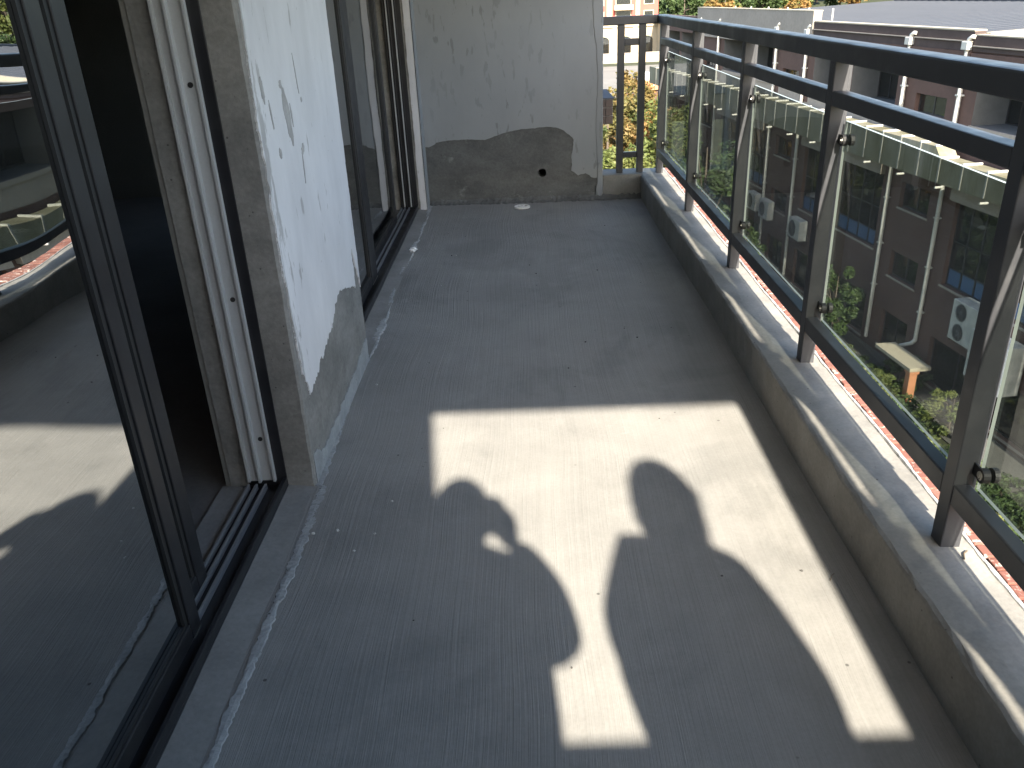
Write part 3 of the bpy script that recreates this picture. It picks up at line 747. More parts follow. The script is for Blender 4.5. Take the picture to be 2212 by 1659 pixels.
ph = MB().box(-.055, .085, -.030, -.0225, -.05, .022).build('phone', M['phone'], None, .004); ph.location = (0, 0, S-.03); tag(ph, 'black phone held up sideways in two hands', 'phone')

# companion
p2 = empty('person', (.60, -.24, 0), 0, 'person in a padded olive jacket standing beside the railing', 'person')
m2 = mat_clothes('olive_jacket_dark_trousers', (.10, .10, .07), (.04, .042, .055))
V = [(-.03,0,.95),(-.03,0,1.10),(-.03,0,1.26),(-.02,-.01,1.39),(.005,-.005,1.47),(.01,.01,1.55),
     (.08,-.01,1.36),(.105,-.01,1.26),(.115,-.02,1.05),(.12,.05,.86),(.12,.07,.80),
     (-.125,-.005,1.445),(-.19,.0,1.29),(-.205,.06,1.13),(-.12,.16,1.13),(-.05,.185,1.15),
     (.05,0,.90),(.06,.01,.51),(.065,-.01,.10),(.07,.03,.04),(.08,.13,.035),
     (-.11,0,.90),(-.12,.01,.51),(-.125,-.01,.10),(-.13,.03,.04),(-.14,.13,.035)]
Rr = [(.25,.16),(.25,.16),(.235,.15),(.17,.125),(.10,.10),(.085,.085),(.07,.07),(.058,.058),(.048,.048),(.040,.040),(.028,.028),(.105,.105),(.075,.075),(.055,.055),(.045,.045),(.030,.030),(.09,.09),(.065,.065),(.045,.045),(.045,.045),(.035,.035),(.09,.09),(.065,.065),(.045,.045),(.045,.045),(.035,.035)]
skin_mesh('body', V, E, Rr, m2, p2)
hd2 = head(p2, (.028, .012, 1.635), .15, True, -.1); hd2.scale = (1.06, 1.0, 1.10)
hand(p2, (.125, .075, .79), (0, .1, -1), (-.6, .6, 0), 1, .5)
hand(p2, (-.045, .187, 1.15), (1, .05, .1), (0, .5, -1), -1, .8)

# ================================================================== OUTSIDE
ZG = -15.7
M['ground'] = speckled('grassy_ground', (.042, .048, .026), .3, .25, .95, .2, 8, 4)
M['paving'] = speckled('grey_paving', (.095, .094, .088), .15, .6, .9, .2, 10, 6)  # base colour darkened to stand for the shade along the facade
M['roadm'] = speckled('pale_concrete_road', (.17, .16, .145), .15, .2, .9, .2, 4, 3)
M['asphalt'] = speckled('asphalt', (.06, .06, .06), .2, .5, .9, .2, 14, 10)
g = MB().add([(-1500,-1500,ZG),(1500,-1500,ZG),(1500,1500,ZG),(-1500,1500,ZG)], [(0,1,2,3)]).build('ground', M['ground']); tag(g, kind='structure')

AL = math.radians(7.0); K = 1.571
M['brown'] = speckled('brown_brick_render', (.105, .064, .053), .12, .8, .85, .2, 8, 5)
M['brown2'] = speckled('dark_brown_render', (.070, .050, .046), .15, .8, .85, .2, 8, 5)
M['beige'] = speckled('beige_render', (.30, .262, .225), .10, .5, .85, .15, 8, 5)
M['greyren'] = speckled('grey_render', (.105, .107, .107), .15, .6, .85, .2, 8, 4)
M['cream'] = speckled('cream_coping', (.36, .32, .25), .08, 1, .8, .1, 10)
M['pipe'] = plain('white_pvc', (.45, .44, .41), .4)
M['wframe'] = plain('black_window_frame', (.03, .03, .032), .45, .1)
M['blue'] = plain('blue_reflection_pane', (.05, .10, .19), .3)  # blue of a reflection, painted into the lower panes
M['curtain'] = plain('grey_curtain', (.36, .37, .38), .8)
M['interior'] = plain('dark_interior', (.03, .03, .03), .9)
M['ac'] = plain('white_casing', (.38, .38, .365), .5, 0, .5, .22, 3)
M['orange'] = speckled('orange_render', (.42, .19, .10), .1, 2)
def mat_roof():
    t = NT('grey_metal_roof'); v = t.mapping()
    c = t.ramp(t.noise(v, .6, 4), [(.3, (.055, .061, .074)), (.7, (.068, .074, .088))])
    return t.done(t.bsdf(c, .85, 0, .1))
M['roof'] = mat_roof()
def mat_cover():
    t = NT('stained_cover_sheet'); v = t.mapping()
    c = t.ramp(t.noise(t.mapping(scale=(1,.55,.35)), .9, 5, .6), [(.3, (.12,.11,.065)), (.5, (.17,.16,.11)), (.68, (.22,.21,.17))])
    st_ = t.noise(t.mapping(scale=(1, 6, .35)), 1.2, 5, .6)
    c = t.mix(.5, c, t.ramp(st_, [(.35, (.6,)*3), (.6, (1.05,)*3)]), 'MULTIPLY')
    return t.done(t.bsdf(c, .55, 0, .4))
M['cover'] = mat_cover()

bd = empty('brick_building', (22, 0, ZG), AL, 'long brown office block with tall dark windows and white downpipes, metal roof', 'building')
def zz(z): return 1.35+(z-1.35)*K-ZG
def wall_open(u0, u1, z0, z1, ops, x=0.0, depth=.35):
    """facade sheet at local x, normal towards -x, with reveals behind the openings"""
    us = sorted({u0, u1, *[o[0] for o in ops], *[o[1] for o in ops]}); zs = sorted({z0, z1, *[o[2] for o in ops], *[o[3] for o in ops]})
    us = [u for u in us if u0 <= u <= u1]; zs = [z for z in zs if z0 <= z <= z1]
    mb = MB()
    for a, b in zip(us[:-1], us[1:]):
        for c, d in zip(zs[:-1], zs[1:]):
            mu, mz = (a+b)/2, (c+d)/2
            if any(o[0] < mu < o[1] and o[2] < mz < o[3] for o in ops): continue
            mb.add([(x,a,c),(x,a,d),(x,b,d),(x,b,c)], [(0,1,2,3)])
    for a, b, c, d in ops:
        deep = c > 11 and d-c > 1.5; X = x+(1.6 if deep else depth); k0 = len(mb.mi)
        mb.add([(x,a,c),(X,a,c),(X,a,d),(x,a,d)], [(0,1,2,3)]); mb.add([(x,b,c),(X,b,c),(X,b,d),(x,b,d)], [(0,1,2,3)])
        mb.add([(x,a,c),(x,b,c),(X,b,c),(X,a,c)], [(0,1,2,3)]); mb.add([(x,a,d),(x,b,d),(X,b,d),(X,a,d)], [(0,1,2,3)])
        if deep: mb.mi[k0:] = [1]*(len(mb.mi)-k0)
    return mb
mods = []                                     # facade modules along u (measured units): pipe, small window, pipe, two wide windows
base = 22.57
small, big, pipes = [], [], []
for k in range(-1, 4):
    o = base+9.18*k
    pipes += [o, o+2.63]
    small.append((o+.62, o+2.08)); big += [(o+3.12, o+5.83), (o+6.25, o+8.62)]
u_lo, u_hi = 11.0*K, 50.5*K
ops = []; wins = []
for a, b in small:
    for c, d in ((11.55, 12.37), (7.34, 8.50), (4.04, 5.27)): ops.append((a*K, b*K, c, d)); wins.append((a*K, b*K, c, d, 'small'))
    ops.append((a*K, b*K, .5, 2.3)); wins.append((a*K, b*K, .5, 2.3, 'small'))
for a, b in big:
    for c, d, ty in ((11.52, 13.95, 'top'), (4.9, 8.5, 'big'), (.3, 2.5, 'small')):
        if a*K > u_lo: ops.append((a*K, b*K, c, d)); wins.append((a*K, b*K, c, d, ty))
ops = [o for o in ops if o[0] > u_lo and o[1] < u_hi]
wins = [o for o in wins if o[0] > u_lo and o[1] < u_hi]
wall_open(u_lo, u_hi, 0, 14.25, ops).build('front_wall', [M['brown'], M['greyren']], bd)
MB().box(.36, 18, u_lo+.01, u_hi, 0, 11.3).box(1.61, 18, u_lo+.01, u_hi, 11.301, 14.2).build('building_core', M['interior'], bd)
MB().box(0.005, 18, u_lo-.3, u_lo, 0, 15.2).build('side_wall', M['brown'], bd)
# windows: frame + panes
rw_ = random.Random(5)
for (a, b, c, d, ty) in wins:
    fr = MB(); x0, x1 = (.20, .27) if ty != 'top' else (1.45, 1.52); t = .06
    fr.box(x0, x1, a+.001, a+t, c+.001, d-.001).box(x0, x1, b-t, b-.001, c+.001, d-.001).box(x0, x1, a+t, b-t, c+.001, c+t).box(x0, x1, a+t, b-t, d-t, d-.001)
    nm = 2 if ty == 'small' else 4
    for k in range(1, nm): fr.box(x0, x1, a+(b-a)*k/nm-.035, a+(b-a)*k/nm+.035, c+t+.001, d-t-.001)
    zr = []
    if ty == 'big': zr = [c+.75, c+1.9]
    for z in zr:
        for k in range(nm): fr.box(x0+.002, x1-.002, a+(b-a)*k/nm+.06, a+(b-a)*(k+1)/nm-.06, z-.03, z+.03)
    w = fr.build('window', M['wframe'], bd)
    if ty != 'top':
        MB().box(-.06, .19, a-.08, b+.08, c-.09, c-.002).build('sill', M['beige'], w)
    for k in range(nm):
        ya, yb = a+(b-a)*k/nm+.07, a+(b-a)*(k+1)/nm-.07
        if ty == 'big':
            MB().box(.225, .24, ya, yb, c+.07, c+.71).build('pane', M['blue'], w)
            MB().box(.21, .24, ya, yb, c+.725, c+.765).build('reflection_line', M['pipe'], w)  # pale line painted as part of the same reflection
            MB().box(.225, .24, ya, yb, c+.79, c+1.86).build('pane', M['winglass'], w)
            MB().box(.225, .24, ya, yb, c+1.94, d-.07).build('pane', M['winglass'], w)
        elif ty == 'top':
            MB().box(1.475, 1.49, ya, yb, c+.07, d-.07).build('pane', M['winglass'], w)
        else:
            MB().box(.225, .24, ya, yb, c+.07, d-.07).build('pane', M['winglass'], w)
    if ty == 'small' and c > 3:
        MB().box(.29, .33, b-.62, b-.10, c+.06, d-.06).build('curtain', M['curtain'], w)
    if ty == 'top':
        MB().box(-.10, -.002, a-.02, b+.02, c-.16, c+.02).build('sill', M['beige'], w)
# parapet bands
us = 35.2; ub = 49.3
MB().box(-.10, .35, us+.02, ub, 14.26, 14.98).build('parapet', M['brown2'], bd)
MB().box(-.13, .38, us+.02, ub-.02, 14.985, 15.04).build('coping', M['cream'], bd)
MB().box(-.16, .0, us+.02, ub, 14.0, 14.255).build('cornice', M['brown'], bd); MB().box(-.19, -.105, us+.02, ub, 14.60, 14.64).build('cornice_edge', M['beige'], bd)
MB().box(-.10, .35, u_lo, us-.02, 14.26, 14.83).build('parapet', M['brown2'], bd)
MB().box(-.13, .38, u_lo, us-.03, 14.835, 14.88).build('coping', M['cream'], bd)
MB().box(-.16, .0, u_lo, us-.04, 13.78, 14.2).build('cornice', M['brown'], bd); MB().box(-.19, -.105, u_lo, us-.04, 14.44, 14.48).build('cornice_edge', M['beige'], bd)
MB().box(-.18, .30, ub+.05, 69.2, 13.6, 15.50).build('tall_parapet', M['beige'], bd)
MB().box(-.20, .34, ub+.03, 69.25, 15.505, 15.56).build('coping', M['cream'], bd)
MB().box(-.10, .25, 69.3, u_hi, 13.7, 14.9).build('parapet', M['brown'], bd)
# roofs with standing seams
def roofsheet(u0, u1, x0, x1, z0, z1, name):
    o = MB().add([(x0,u0,z0),(x1,u0,z1),(x1,u1,z1),(x0,u1,z0),(x0,u0,z0-.15),(x1,u0,z1-.15),(x1,u1,z1-.15),(x0,u1,z0-.15)], [(0,3,2,1),(4,5,6,7),(0,1,5,4),(1,2,6,5),(2,3,7,6),(3,0,4,7)]).build(name, M['roof'], bd)
    seam = None; u = u0+.4
    while u < u1:
        if seam is None:
            L = math.hypot(x1-x0, z1-z0)
            seam = MB().add([(x0,-.02,z0),(x1,-.02,z1),(x1,.02,z1),(x0,.02,z0),(x0,-.02,z0+.03),(x1,-.02,z1+.03),(x1,.02,z1+.03),(x0,.02,z0+.03)], [(0,3,2,1),(4,5,6,7),(0,1,5,4),(1,2,6,5),(2,3,7,6),(3,0,4,7)]).build('roof_seam', M['roof'], o); seam.location = (0, u, 0)
        else: inst(seam, 'roof_seam', o, (0, u, 0))
        u += .95
    MB().box(x1-.05, x1+.35, u0, u1, z1-.1, z1+.12).build('ridge_cap', M['roof'], o)
    return o
roofsheet(us+.25, 72.0, .4, 17, 14.75, 15.25, 'roof')
roofsheet(u_lo, us-.3, .4, 17, 14.45, 14.9, 'roof')
MB().prism([(.38,14.3),(17.2,14.8),(17.2,15.42),(.38,14.92)], 1, us-.25, us+.2).build('roof_step', M['cream'], bd)
MB().prism([(3.2,15.08),(17.2,15.48),(17.2,15.68),(3.2,15.26)], 1, us-.42, us-.02).build('step_gutter', M['pipe'], bd)
# rooftop vent stubs
for k in range(6): MB().tube([(1.2, 50+3*k, 15.0), (1.2, 50+3*k, 15.60)], .05, 8).build('vent_stub', M['pipe'], bd)
# downpipes with hoppers and brackets
for i, p in enumerate(pipes):
    u = p*K
    if not (u_lo < u < u_hi): continue
    mb = MB()
    top = 14.32; bot = .5
    elbow = abs(p-base) < .1
    pts = [(-.14,u,top),(-.14,u,1.95 if elbow else bot)]
    if elbow: pts += [(-.25,u+.1,1.75),(-.45,u+.55,1.48),(-.5,u+.6,1.3)]
    mb.tube(pts, .095, 12)
    d = mb.build('downpipe', M['pipe'], bd, smooth=False)
    MB().box(-.32, -.02, u-.20, u+.20, top-.02, top+.30).build('hopper', M['pipe'], d, .03)
    MB().tube([(-.09,u-.35,top+.46),(-.16,u-.22,top+.47),(-.17,u-.06,top+.38),(-.17,u,top+.24)], .085, 10).build('spout', M['pipe'], d, smooth=True)
    for z in (12.6, 7.6, 5.4, 3.3): MB().box(-.25, .0, u-.12, u+.12, z-.03, z+.03).build('bracket', M['pipe'], d)
# covered duct running along the facade
M['rib'] = plain('weathered_grey_strip', (.24, .24, .22), .6)
M['clear'] = plain('clear_sheet', (.30, .31, .30), .3)
US = 34.55
cvr = MB().box(-1.05, -.30, u_lo+1, US, 9.33, 10.30).box(-1.05, -.30, US+.45, u_hi, 9.33, 10.72).prism([(US+.001, 9.33), (US+.001, 10.30), (US+.449, 10.715), (US+.449, 9.33)], 0, -1.049, -.301).build('duct_cover', M['cover'], bd)
u = US-1.52*11
while u < u_hi-1:
    zt_ = 10.30 if u < US+.2 else 10.72
    if u > u_lo+1.2:
        MB().box(-1.08, -.28, u-.05, u+.05, zt_+.001, zt_+.07).build('cover_bar', M['pipe'], cvr)
        MB().box(-1.075, -1.0505, u-.045, u+.045, 9.36, zt_).build('cover_strip', M['rib'], cvr)
    u += 1.52
MB().box(-1.08, -.28, US+.40, US+.50, 10.722, 10.79).build('cover_bar', M['pipe'], cvr)
MB().box(-1.06, -.32, US+.06, US+.40, 10.31, 10.33).build('clear_panel', M['clear'], cvr)
u = u_lo+2.3
while u < u_hi-1:
    MB().tube([(-1.06,u,9.26),(-1.40,u,9.26)], .05, 8).build('weep_pipe', M['pipe'], cvr); u += 2.9
for a, b in big:
    if a*K > u_lo and b*K < u_hi: MB().box(-.25, -.001, a*K-.1, b*K+.1, 8.56, 9.32).build('ledge_beam', M['beige'], bd)
MB().box(-.02, -.001, u_lo+1, u_hi, 10.5, 11.45).build('spandrel_band', M['beige'], bd)
for p in pipes:
    if u_lo < p*K < u_hi: MB().box(-.04, -.0205, p*K-.5, p*K+.5, 10.83, 11.45).build('pier_patch', M['brown'], bd)

# air conditioners on the facade
def ac_unit(u, z, w, h, d, fans, label):
    o = empty('air_conditioner', tuple(bd.matrix_basis @ Vector((0,0,0))) if False else (0,0,0), 0, label, 'air conditioner', 'air conditioners on the brick building')
    ca, sa = math.cos(AL), math.sin(AL); ox = -.12-d
    wx, wy = 22+ox*ca-u*sa, ox*sa+u*ca
    o.location = (wx, wy, ZG+z); o.rotation_euler = (0, 0, AL)
    MB().box(0, d, 0, w, 0, h).build('casing', M['ac'], o, .03)
    for k in range(fans):
        zc = h*(k+.5)/fans; rr_ = min(.42*h/fans, w*.33)
        mb = MB(); n = 24
        v = []; f = []
        for q in range(n):
            a = 2*math.pi*q/n; v += [(-.012, w*.62+rr_*math.cos(a), zc+rr_*math.sin(a)), (-.012, w*.62+(rr_-.035)*math.cos(a), zc+(rr_-.035)*math.sin(a))]
        for q in range(n): e = (q+1) % n; f.append((2*q, 2*e, 2*e+1, 2*q+1))
        mb.add(v, f); mb.tube([(-.02, w*.62, zc), (-.004, w*.62, zc)], .08, 12)
        for q in range(8):
            a = math.pi*q/8; mb.tube([(-.015, w*.62-rr_*math.cos(a), zc-rr_*math.sin(a)), (-.015, w*.62+rr_*math.cos(a), zc+rr_*math.sin(a))], .008, 4)
        mb.build('fan_grille', M['greyren'], o)
        MB().tube([(-.004, w*.62, zc), (-.001, w*.62, zc)], rr_-.04, 20).build('fan_recess', M['interior'], o)
    mb = MB(); mb.box(-.02, d+.12, .08, .13, -.06, -.001).box(-.02, d+.12, w-.13, w-.08, -.06, -.001).build('bracket', M['wframe'], o)
    return o
ac_unit(30.75, 3.4, 1.6, 1.7, .7, 2, 'large two fan air conditioner below the tall blue paned window')
ac_unit(18.2*K, 2.4, 2.2, 2.0, .8, 2, 'large two fan air conditioner low on the facade beyond the post')
ac_unit(54.3, 3.5, 1.4, 1.1, .45, 1, 'smaller air conditioner, one of a pair beside a downpipe')
ac_unit(52.2, 3.4, 1.4, 1.15, .45, 1, 'smaller air conditioner, one of a pair beside a downpipe')
ac_unit(47.4, 3.35, 1.5, 1.15, .5, 1, 'single air conditioner hanging alone under a conduit')

# porch with orange pillar
def FP(u, out, z): ca, sa = math.cos(AL), math.sin(AL); return (22-out*ca-u*sa, -out*sa+u*ca, ZG+z)
po = empty('porch', FP(33.35, 1.2, 0), AL, 'low flat porch roof on an orange pillar against the brick building', 'porch')
MB().box(-.55, .42, -.35, 2.6, 1.55, 1.72).build('porch_roof', M['cream'], po, .02)
MB().box(-.45, -.10, -.25, .10, 0, 1.40).build('pillar', M['orange'], po, .02)
MB().box(-.5, -.05, -.31, .15, 1.402, 1.548).build('pillar_cap', M['orange'], po, .02)
MB().box(.0, .35, 1.2, 2.5, 0, 1.548).build('back_wall', M['brown2'], po, .02)
# paved strip along the foot of the facade
ps = MB().box(-1.9, -.01, u_lo, u_hi, .0, .06).build('pavement', M['paving']); ps.location = (22, 0, ZG); ps.rotation_euler = (0,0,AL); tag(ps, kind='structure')
rd = MB().add([(-300,150,0),(300,150,0),(300,215,0),(-300,215,0)], [(0,1,2,3)]).build('road', M['roadm']); rd.location = (0, 0, ZG+.02); tag(rd, kind='structure')

# ------------------------------------------------------------------ vegetation
M['hill'] = speckled('hill_scrub', (.040, .048, .022), .4, .05, .95, .3, 1, .3)
M['bark'] = plain('bark', (.09, .07, .055), .9)
M['leaf_g'] = mat_leaf('green_leaves', [(.03,.052,.018), (.055,.088,.03), (.095,.13,.05)], .8)
M['leaf_y'] = mat_leaf('yellow_green_leaves', [(.055,.085,.025), (.11,.135,.04), (.18,.175,.06)], .5)
M['leaf_a'] = mat_leaf('autumn_leaves', [(.06,.085,.03), (.15,.13,.045), (.23,.14,.055), (.22,.075,.05)], .16, 1.2)
M['leaf_o'] = mat_leaf('orange_leaves', [(.10,.10,.035), (.20,.14,.045), (.27,.145,.045), (.25,.09,.04)], .22, 1.2)
def leaves(n, ctr, rad, size, seed, clumps, squash=1.0, hollow=.35):
    """leaf-sized quads gathered in clumps through an ellipsoid"""
    rg = np.random.default_rng(seed)
    cc = []
    while len(cc) < clumps:
        p = rg.uniform(-1, 1, 3); d = np.linalg.norm(p)
        if hollow < d < 1: cc.append(p)
    cc = np.array(cc)
    cr = rg.uniform(.14, .34, clumps)
    k = rg.integers(0, clumps, n)
    off = rg.normal(0, 1, (n, 3)); off /= np.linalg.norm(off, axis=1)[:, None]; off *= (rg.uniform(0, 1, (n, 1))**.45)*cr[k][:, None]
    off[:, 2] *= .75
    pos = (cc[k]+off)*np.array(rad)+np.array(ctr)
    a = rg.normal(0, 1, (n, 3)); a[:, 2] *= .6; a /= np.linalg.norm(a, axis=1)[:, None]
    b = rg.normal(0, 1, (n, 3)); b -= (b*a).sum(1)[:, None]*a; b /= np.linalg.norm(b, axis=1)[:, None]
    sz = size*rg.uniform(.55, 1.35, (n, 1)); c = np.cross(a, b)
    v = np.stack([pos-a*sz*.9, pos-b*sz*.45+c*sz*.1, pos+a*sz, pos+b*sz*.45+c*sz*.1], 1).reshape(-1, 3)
    return v, np.arange(4*n).reshape(-1, 4), cc*np.array(rad)+np.array(ctr)
def leaf_obj(name, v, f, mat, parent):
    me = bpy.data.meshes.new(name); me.from_pydata(v.tolist(), [], f.tolist()); me.materials.append(mat)
    o = bpy.data.objects.new(name, me); col.objects.link(o); o.parent = parent; return o
def tree(name, loc, h, rad, mat, n, size, seed, label, cat='tree', group=None, trunk=.012, clumps=40, cz=None):
    o = empty(name, loc, 0, label, cat, group)
    ctr = (0, 0, cz if cz is not None else h-rad[2])
    v, f, cc = leaves(n, ctr, rad, size, seed, clumps)
    leaf_obj('crown', v, f, mat, o)
    r = random.Random(seed); mb = MB()
    tr = h*trunk+.02
    mb.tube([(0,0,-.05),(.02*h*r.uniform(-.5,.5),0,h*.25),(.03*h*r.uniform(-.5,.5),.02*h*r.uniform(-.5,.5),h*.55),(0,0,h*.85)], [tr*1.25, tr, tr*.7, tr*.2], 8)
    for k in range(0, len(cc), max(1, len(cc)//12)):
        e = Vector(cc[k]); z0 = h*r.uniform(.2, .6); mid = Vector((e.x*.4, e.y*.4, z0+(e.z-z0)*.55))
        mb.tube([(0,0,z0), mid, e], [tr*.45, tr*.28, tr*.08], 5)
    mb.build('trunk', M['bark'], o, smooth=True)
    return o
# autumn maples in the gap beside the end wall
for i, (az_, d, h_, mt, rx) in enumerate([(5.55, 62, 10.6, 'leaf_a', 2.6), (7.35, 66, 11.6, 'leaf_a', 2.4), (8.75, 60, 9.8, 'leaf_o', 2.2), (6.6, 54, 8.6, 'leaf_y', 2.2), (4.6, 56, 8.0, 'leaf_g', 2.6), (8.2, 50, 6.6, 'leaf_o', 1.8), (7.9, 74, 10.6, 'leaf_o', 2.4)]):
    a = math.radians(az_)
    tree('maple_tree', (d*math.sin(a), d*math.cos(a), ZG), h_, (rx, rx, h_*.42), M[mt], 8500, .19, 300+i,
         ['autumn maple with reddish top beside the end wall','tall thin autumn maple turning red at its tip','orange maple right beside the corner post','yellow green maple between the railing bars','green maple low behind the end wall edge','small orange maple in front of the others','tall orange maple behind the others'][i], group='autumn maples')
# trees and shrubs in front of the brick building
def ftree(u, out, h, rad, mt, n, size, seed, label, cat='tree', group=None, name='courtyard_tree', cl=26):
    return tree(name, FP(u, out, 0), h, rad, M[mt], n, size, seed, label, cat, group, .010, cl)
ftree(39.8, 1.9, 4.4, (1.05,1.05,1.8), 'leaf_g', 3600, .15, 401, 'slender young tree with narrow leaves by the orange porch')
ftree(52.0, 1.9, 3.0, (1.3,1.3,1.3), 'leaf_g', 3000, .15, 402, 'leafy green tree below the small air conditioners')
for az_, d_, h_, rx_, mt_, sd_, lb_ in ((9.7, 56, 11.4, 1.9, 'leaf_y', 403, 'tall yellowish tree seen beside the corner post'), (12.1, 48, 10.5, 1.7, 'leaf_g', 404, 'tall dark tree rising to the duct cover'), (10.8, 44, 7.0, 1.6, 'leaf_g', 409, 'middle sized tree beside the tall dark one')):
    tree('courtyard_tree', (d_*math.sin(math.radians(az_)), d_*math.cos(math.radians(az_)), ZG), h_, (rx_, rx_, h_*.43), M[mt_], 6000, .17, sd_, lb_, clumps=44)
ftree(60.5, 7.5, 5.2, (2.0,2.0,2.2), 'leaf_g', 3000, .18, 405, 'broad green tree in front of the far windows')
ftree(70.0, 9.0, 5.5, (2.4,2.4,2.2), 'leaf_g', 3000, .18, 406, 'broad bushy tree near the tall dark tree')
ftree(34.6, .9, 1.5, (.9,1.1,.75), 'leaf_g', 2400, .12, 407, 'rounded shrub growing against the facade by the porch', 'shrub', None, 'shrub')
ftree(30.0, 1.6, 2.1, (1.1,1.1,1.0), 'leaf_y', 2600, .12, 408, 'pale leafy shrub below the large air conditioner', 'shrub', None, 'shrub')
# planted bed of low bushes between us and the facade
rs = random.Random(55)
lab = 'low clipped bush in the bed in front of the brick building'
proto = []
for k in range(4):
    o = empty('low_bush', FP(30, 8, 0), 0, lab, 'bush', 'low bushes in the planted bed')
    v, f, cc = leaves(3200, (0,0,.42), (1.05,1.05,.46), .075, 500+k, 34, hollow=.1)
    leaf_obj('foliage', v, f, M['leaf_y' if k % 2 else 'leaf_g'], o)
    mb = MB()
    for c_ in cc[::4]: mb.tube([(0,0,-.02), tuple(c_)], [.03, .008], 4)
    mb.build('stem', M['bark'], o); proto.append(o)
used = 0
for row, out in enumerate((2.6, 4.0, 5.4, 6.9, 8.5, 10.2)):
    u = 20+row*.5
    while u < 80:
        out_ = out+rs.uniform(-.4, .4)
        skip = rs.random() < (.45 if out < 3.5 and u < 34 else .03)
        if not skip:
            if used < 4: o = proto[used]
            else:
                sp = proto[rs.randrange(4)]; o = sp.copy(); col.objects.link(o)
                for ch in sp.children: c2 = ch.copy(); col.objects.link(c2); c2.parent = o
            used += 1
            o.location = FP(u, out_, 0); o.rotation_euler = (0, 0, rs.uniform(0, 6.28)); q = rs.uniform(.9, 1.45); o.scale = (q, q, q*rs.uniform(.7, 1.1))
        u += rs.uniform(1.35, 1.8) if u < 50 else rs.uniform(1.8, 2.6)
# tiled ledge of the neighbouring unit, just beyond the end wall
lg = empty('tiled_ledge', (0, 7.4, .3), 0, 'dark brown tiled ledge jutting out just beyond the end wall', 'ledge')
M['dtile'] = plain('dark_brown_tile', (.045, .03, .028), .5)
MB().box(-1.2, .758, 0, .7, .0, .205).build('ledge_body', M['raw'], lg)
tp = MB().box(-.031, .031, -.010, 0, -.0315, .0315).build('tile', M['dtile'], lg, .003); tp.location = (.725, -.0005, .035)
for ix in range(4):
    for iz in range(3):
        if ix or iz: inst(tp, 'tile', lg, (.725-.066*ix, -.0005, .035+.0675*iz))
MB().box(-1.2, .768, -.011, .7, .2055, .215).build('ledge_top', M['roof'], lg)

# ------------------------------------------------------------------ red and cream houses beyond the road
M['red'] = speckled('red_render', (.38, .10, .08), .08, .3)
M['creamw'] = speckled('cream_render', (.40, .34, .25), .06, .3)
hs = empty('red_house', (20, 245, ZG), 0, 'red and cream house with arched window and balconies beyond the road', 'building')
HW = []
wallops = [(2.5,6.0,1.2,5.6)]
MB().box(-14, 17.5, 0, 12, 0, 7.6).build('cream_base', M['creamw'], hs)
MB().box(-14, 17.2, .6, 12, 7.6, 22).build('red_wall', M['red'], hs)
MB().box(-14.2, 17.8, -.4, .59, 7.61, 8.2).build('cornice', M['creamw'], hs)
for x0 in (-3.0, 4.8, 10.4): MB().box(x0, x0+1.1, -.35, -.002, 0, 7.6).build('pilaster', M['creamw'], hs)
MB().box(3.2, 4.7, .2, .599, 8.21, 22).build('cream_column', M['creamw'], hs); MB().box(11.0, 12.2, .2, .599, 8.21, 22).build('cream_column', M['creamw'], hs)
def arch(xc, w, z0, z1, par):
    n = 12; pts = [(xc-w/2, z0), (xc+w/2, z0)]+[(xc+w/2*math.cos(math.pi*k/n), z1+w*.35*math.sin(math.pi*k/n)) for k in range(n+1)]
    MB().prism(pts, 1, -.06, -.003).build('arched_window', M['ac'], par)
    MB().prism([(p*1.0, q) for p, q in pts], 1, -.10, -.061).build('arch_pane', M['winglass'], par)
for xc in (2.4, 8.4, 14.3): arch(xc, 3.0, .9, 4.2, hs)
for x0, x1, z0, z1 in ((-.5,2.6,8.6,11.6),(5.6,9.9,8.6,11.8),(13.2,16.0,8.6,11.6),(-.5,2.6,13,16),(5.6,9.9,13,16.2),(13.2,16.0,13,16)):
    w = MB().box(x0, x1, .45, .598, z0, z1).build('window', M['creamw'], hs); MB().box(x0+.25, x1-.25, .40, .449, z0+.25, z1-.25).build('pane', M['winglass'], w)
for z in (12.1, 16.6):
    b = MB().box(5.2, 10.3, -1.2, .598, z-.25, z).build('balcony', M['creamw'], hs); MB().box(5.25, 10.25, -1.15, -1.08, z+.001, z+1.0).build('balustrade', M['ac'], b)
gw = MB().box(-40, 60, -.3, 0, 0, 2.0).box(-40, 60, -.4, .1, 2.0, 2.35).build('garden_wall', M['creamw']); gw.location = (20, 225, ZG); tag(gw, 'long cream garden wall with brown coping along the road', 'wall')
gw.data.materials.append(M['beige'])
for i, p in enumerate(gw.data.polygons): p.material_index = 1 if i >= 6 else 0
# grey villa roof and white canopy between the trees
vl = empty('pale_villa', (40, 232, ZG), 0, 'pale villa with brown flat roof beside the red house', 'building')
MB().box(-3, 22, 0, 14, 0, 8.4).build('wall', M['creamw'], vl); MB().box(-4, 23, -1.2, 15, 8.4, 9.0).build('roof', M['brown'], vl)
for k in range(4):
    w = MB().box(-1+k*5.5, 1.8+k*5.5, -.08, -.001, 4.6, 7.4).build('window', M['ac'], vl); MB().box(-.8+k*5.5, 1.6+k*5.5, -.12, -.081, 4.8, 7.2).build('pane', M['winglass'], w)
sh = empty('orange_shed', (22.2, 146, ZG), 0, 'low orange roofed shed behind the orange maples', 'shed')
MB().box(-2.4, 3.2, 0, 4, 0, 1.6).build('wall', M['brown'], sh); MB().prism([(-.4,1.6),(2.0,2.9),(4.4,1.6)], 0, -2.8, 3.6).build('roof', M['orange'], sh)
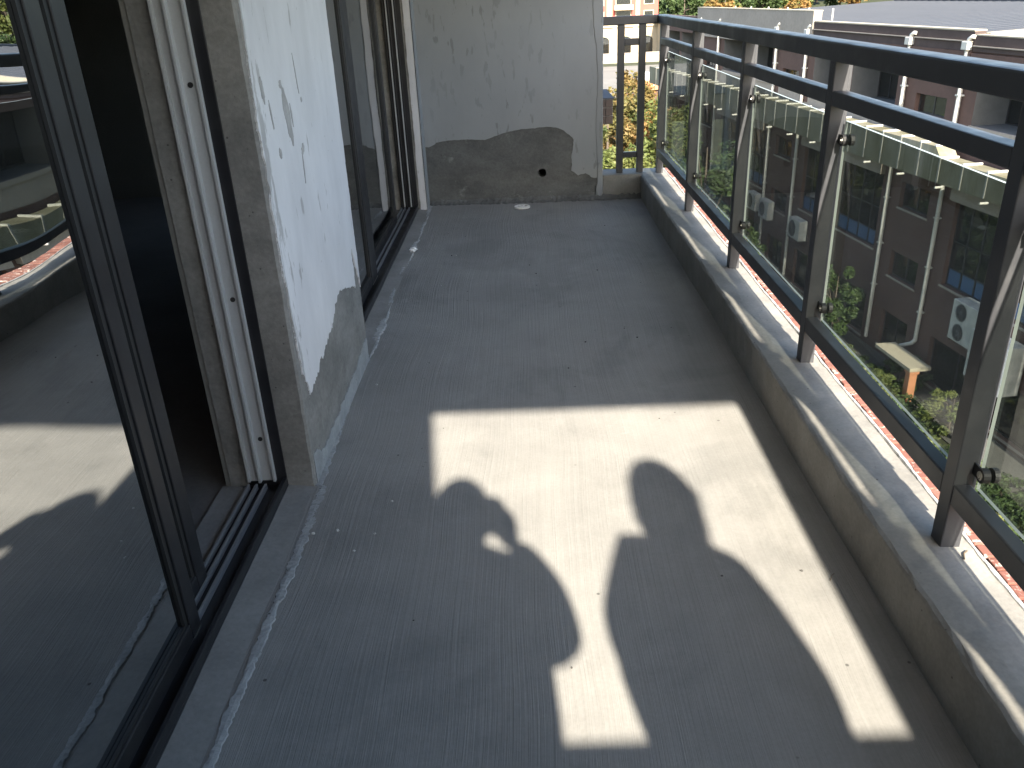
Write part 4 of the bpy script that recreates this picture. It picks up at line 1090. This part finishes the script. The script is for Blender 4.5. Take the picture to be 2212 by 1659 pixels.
cp = empty('white_van', (25.3, 172, ZG), 0, 'white van parked on the road beyond the maples', 'van')
MB().prism([(-2.6,.45),(2.6,.45),(2.6,1.15),(1.9,1.3),(1.3,2.1),(-2.6,2.15)], 1, -.95, .95).build('body', M['pipe'], cp, .08)
MB().prism([(1.82,1.35),(1.32,2.0),(.5,2.0),(.5,1.35)], 1, -.96, .96).build('window', M['winglass'], cp)
for x in (-1.6, 1.7):
    for s_ in (-1, 1): MB().tube([(x, s_*.75, .36), (x, s_*.97, .36)], .36, 16).build('wheel', M['rubber'], cp)
# wooded slope behind
hl = MB(); v = []; f = []
for i in range(41):
    a = math.radians(-25+i*2.4)
    for k, (d, z) in enumerate(((300, 0), (360, 9), (450, 26), (600, 60), (800, 85))):
        v.append((d*math.sin(a), d*math.cos(a), ZG+z+ (3*math.sin(i*1.3+k) if k else 0)))
for i in range(40):
    for k in range(4): f.append((i*5+k, (i+1)*5+k, (i+1)*5+k+1, i*5+k+1))
hl.add(v, f); h_o = hl.build('wooded_hill', M['hill']); tag(h_o, kind='structure')
rs = random.Random(91); tp_ = []
labs = ['green tree on the far wooded slope', 'yellow tree on the far wooded slope', 'yellow green tree on the far wooded slope']
for k in range(3):
    t_ = tree('slope_tree', (0, 300, ZG), 17, (5.5, 5.5, 7.5), M[('leaf_g', 'leaf_o', 'leaf_y')[k]], 2600, .75, 700+k, labs[k], 'tree', 'trees on the far slope', .014, 36)
    tp_.append(t_)
cnt = 0
for i in range(46):
    a = math.radians(7.8+(rs.uniform(0, 9) if i < 28 else rs.uniform(9, 24))); d = rs.uniform(280, 380); k = rs.choice((0, 0, 0, 2, 2, 1))
    if cnt < 3: o = tp_[cnt]
    else:
        sp = tp_[k]; o = sp.copy(); col.objects.link(o)
        for ch in sp.children: c2 = ch.copy(); col.objects.link(c2); c2.parent = o
    cnt += 1
    o.location = (d*math.sin(a), d*math.cos(a), ZG+max(0, (d-300)*.15)-.5); q = rs.uniform(.75, 1.2); o.scale = (q, q, q); o.rotation_euler = (0, 0, rs.uniform(0, 6.28))
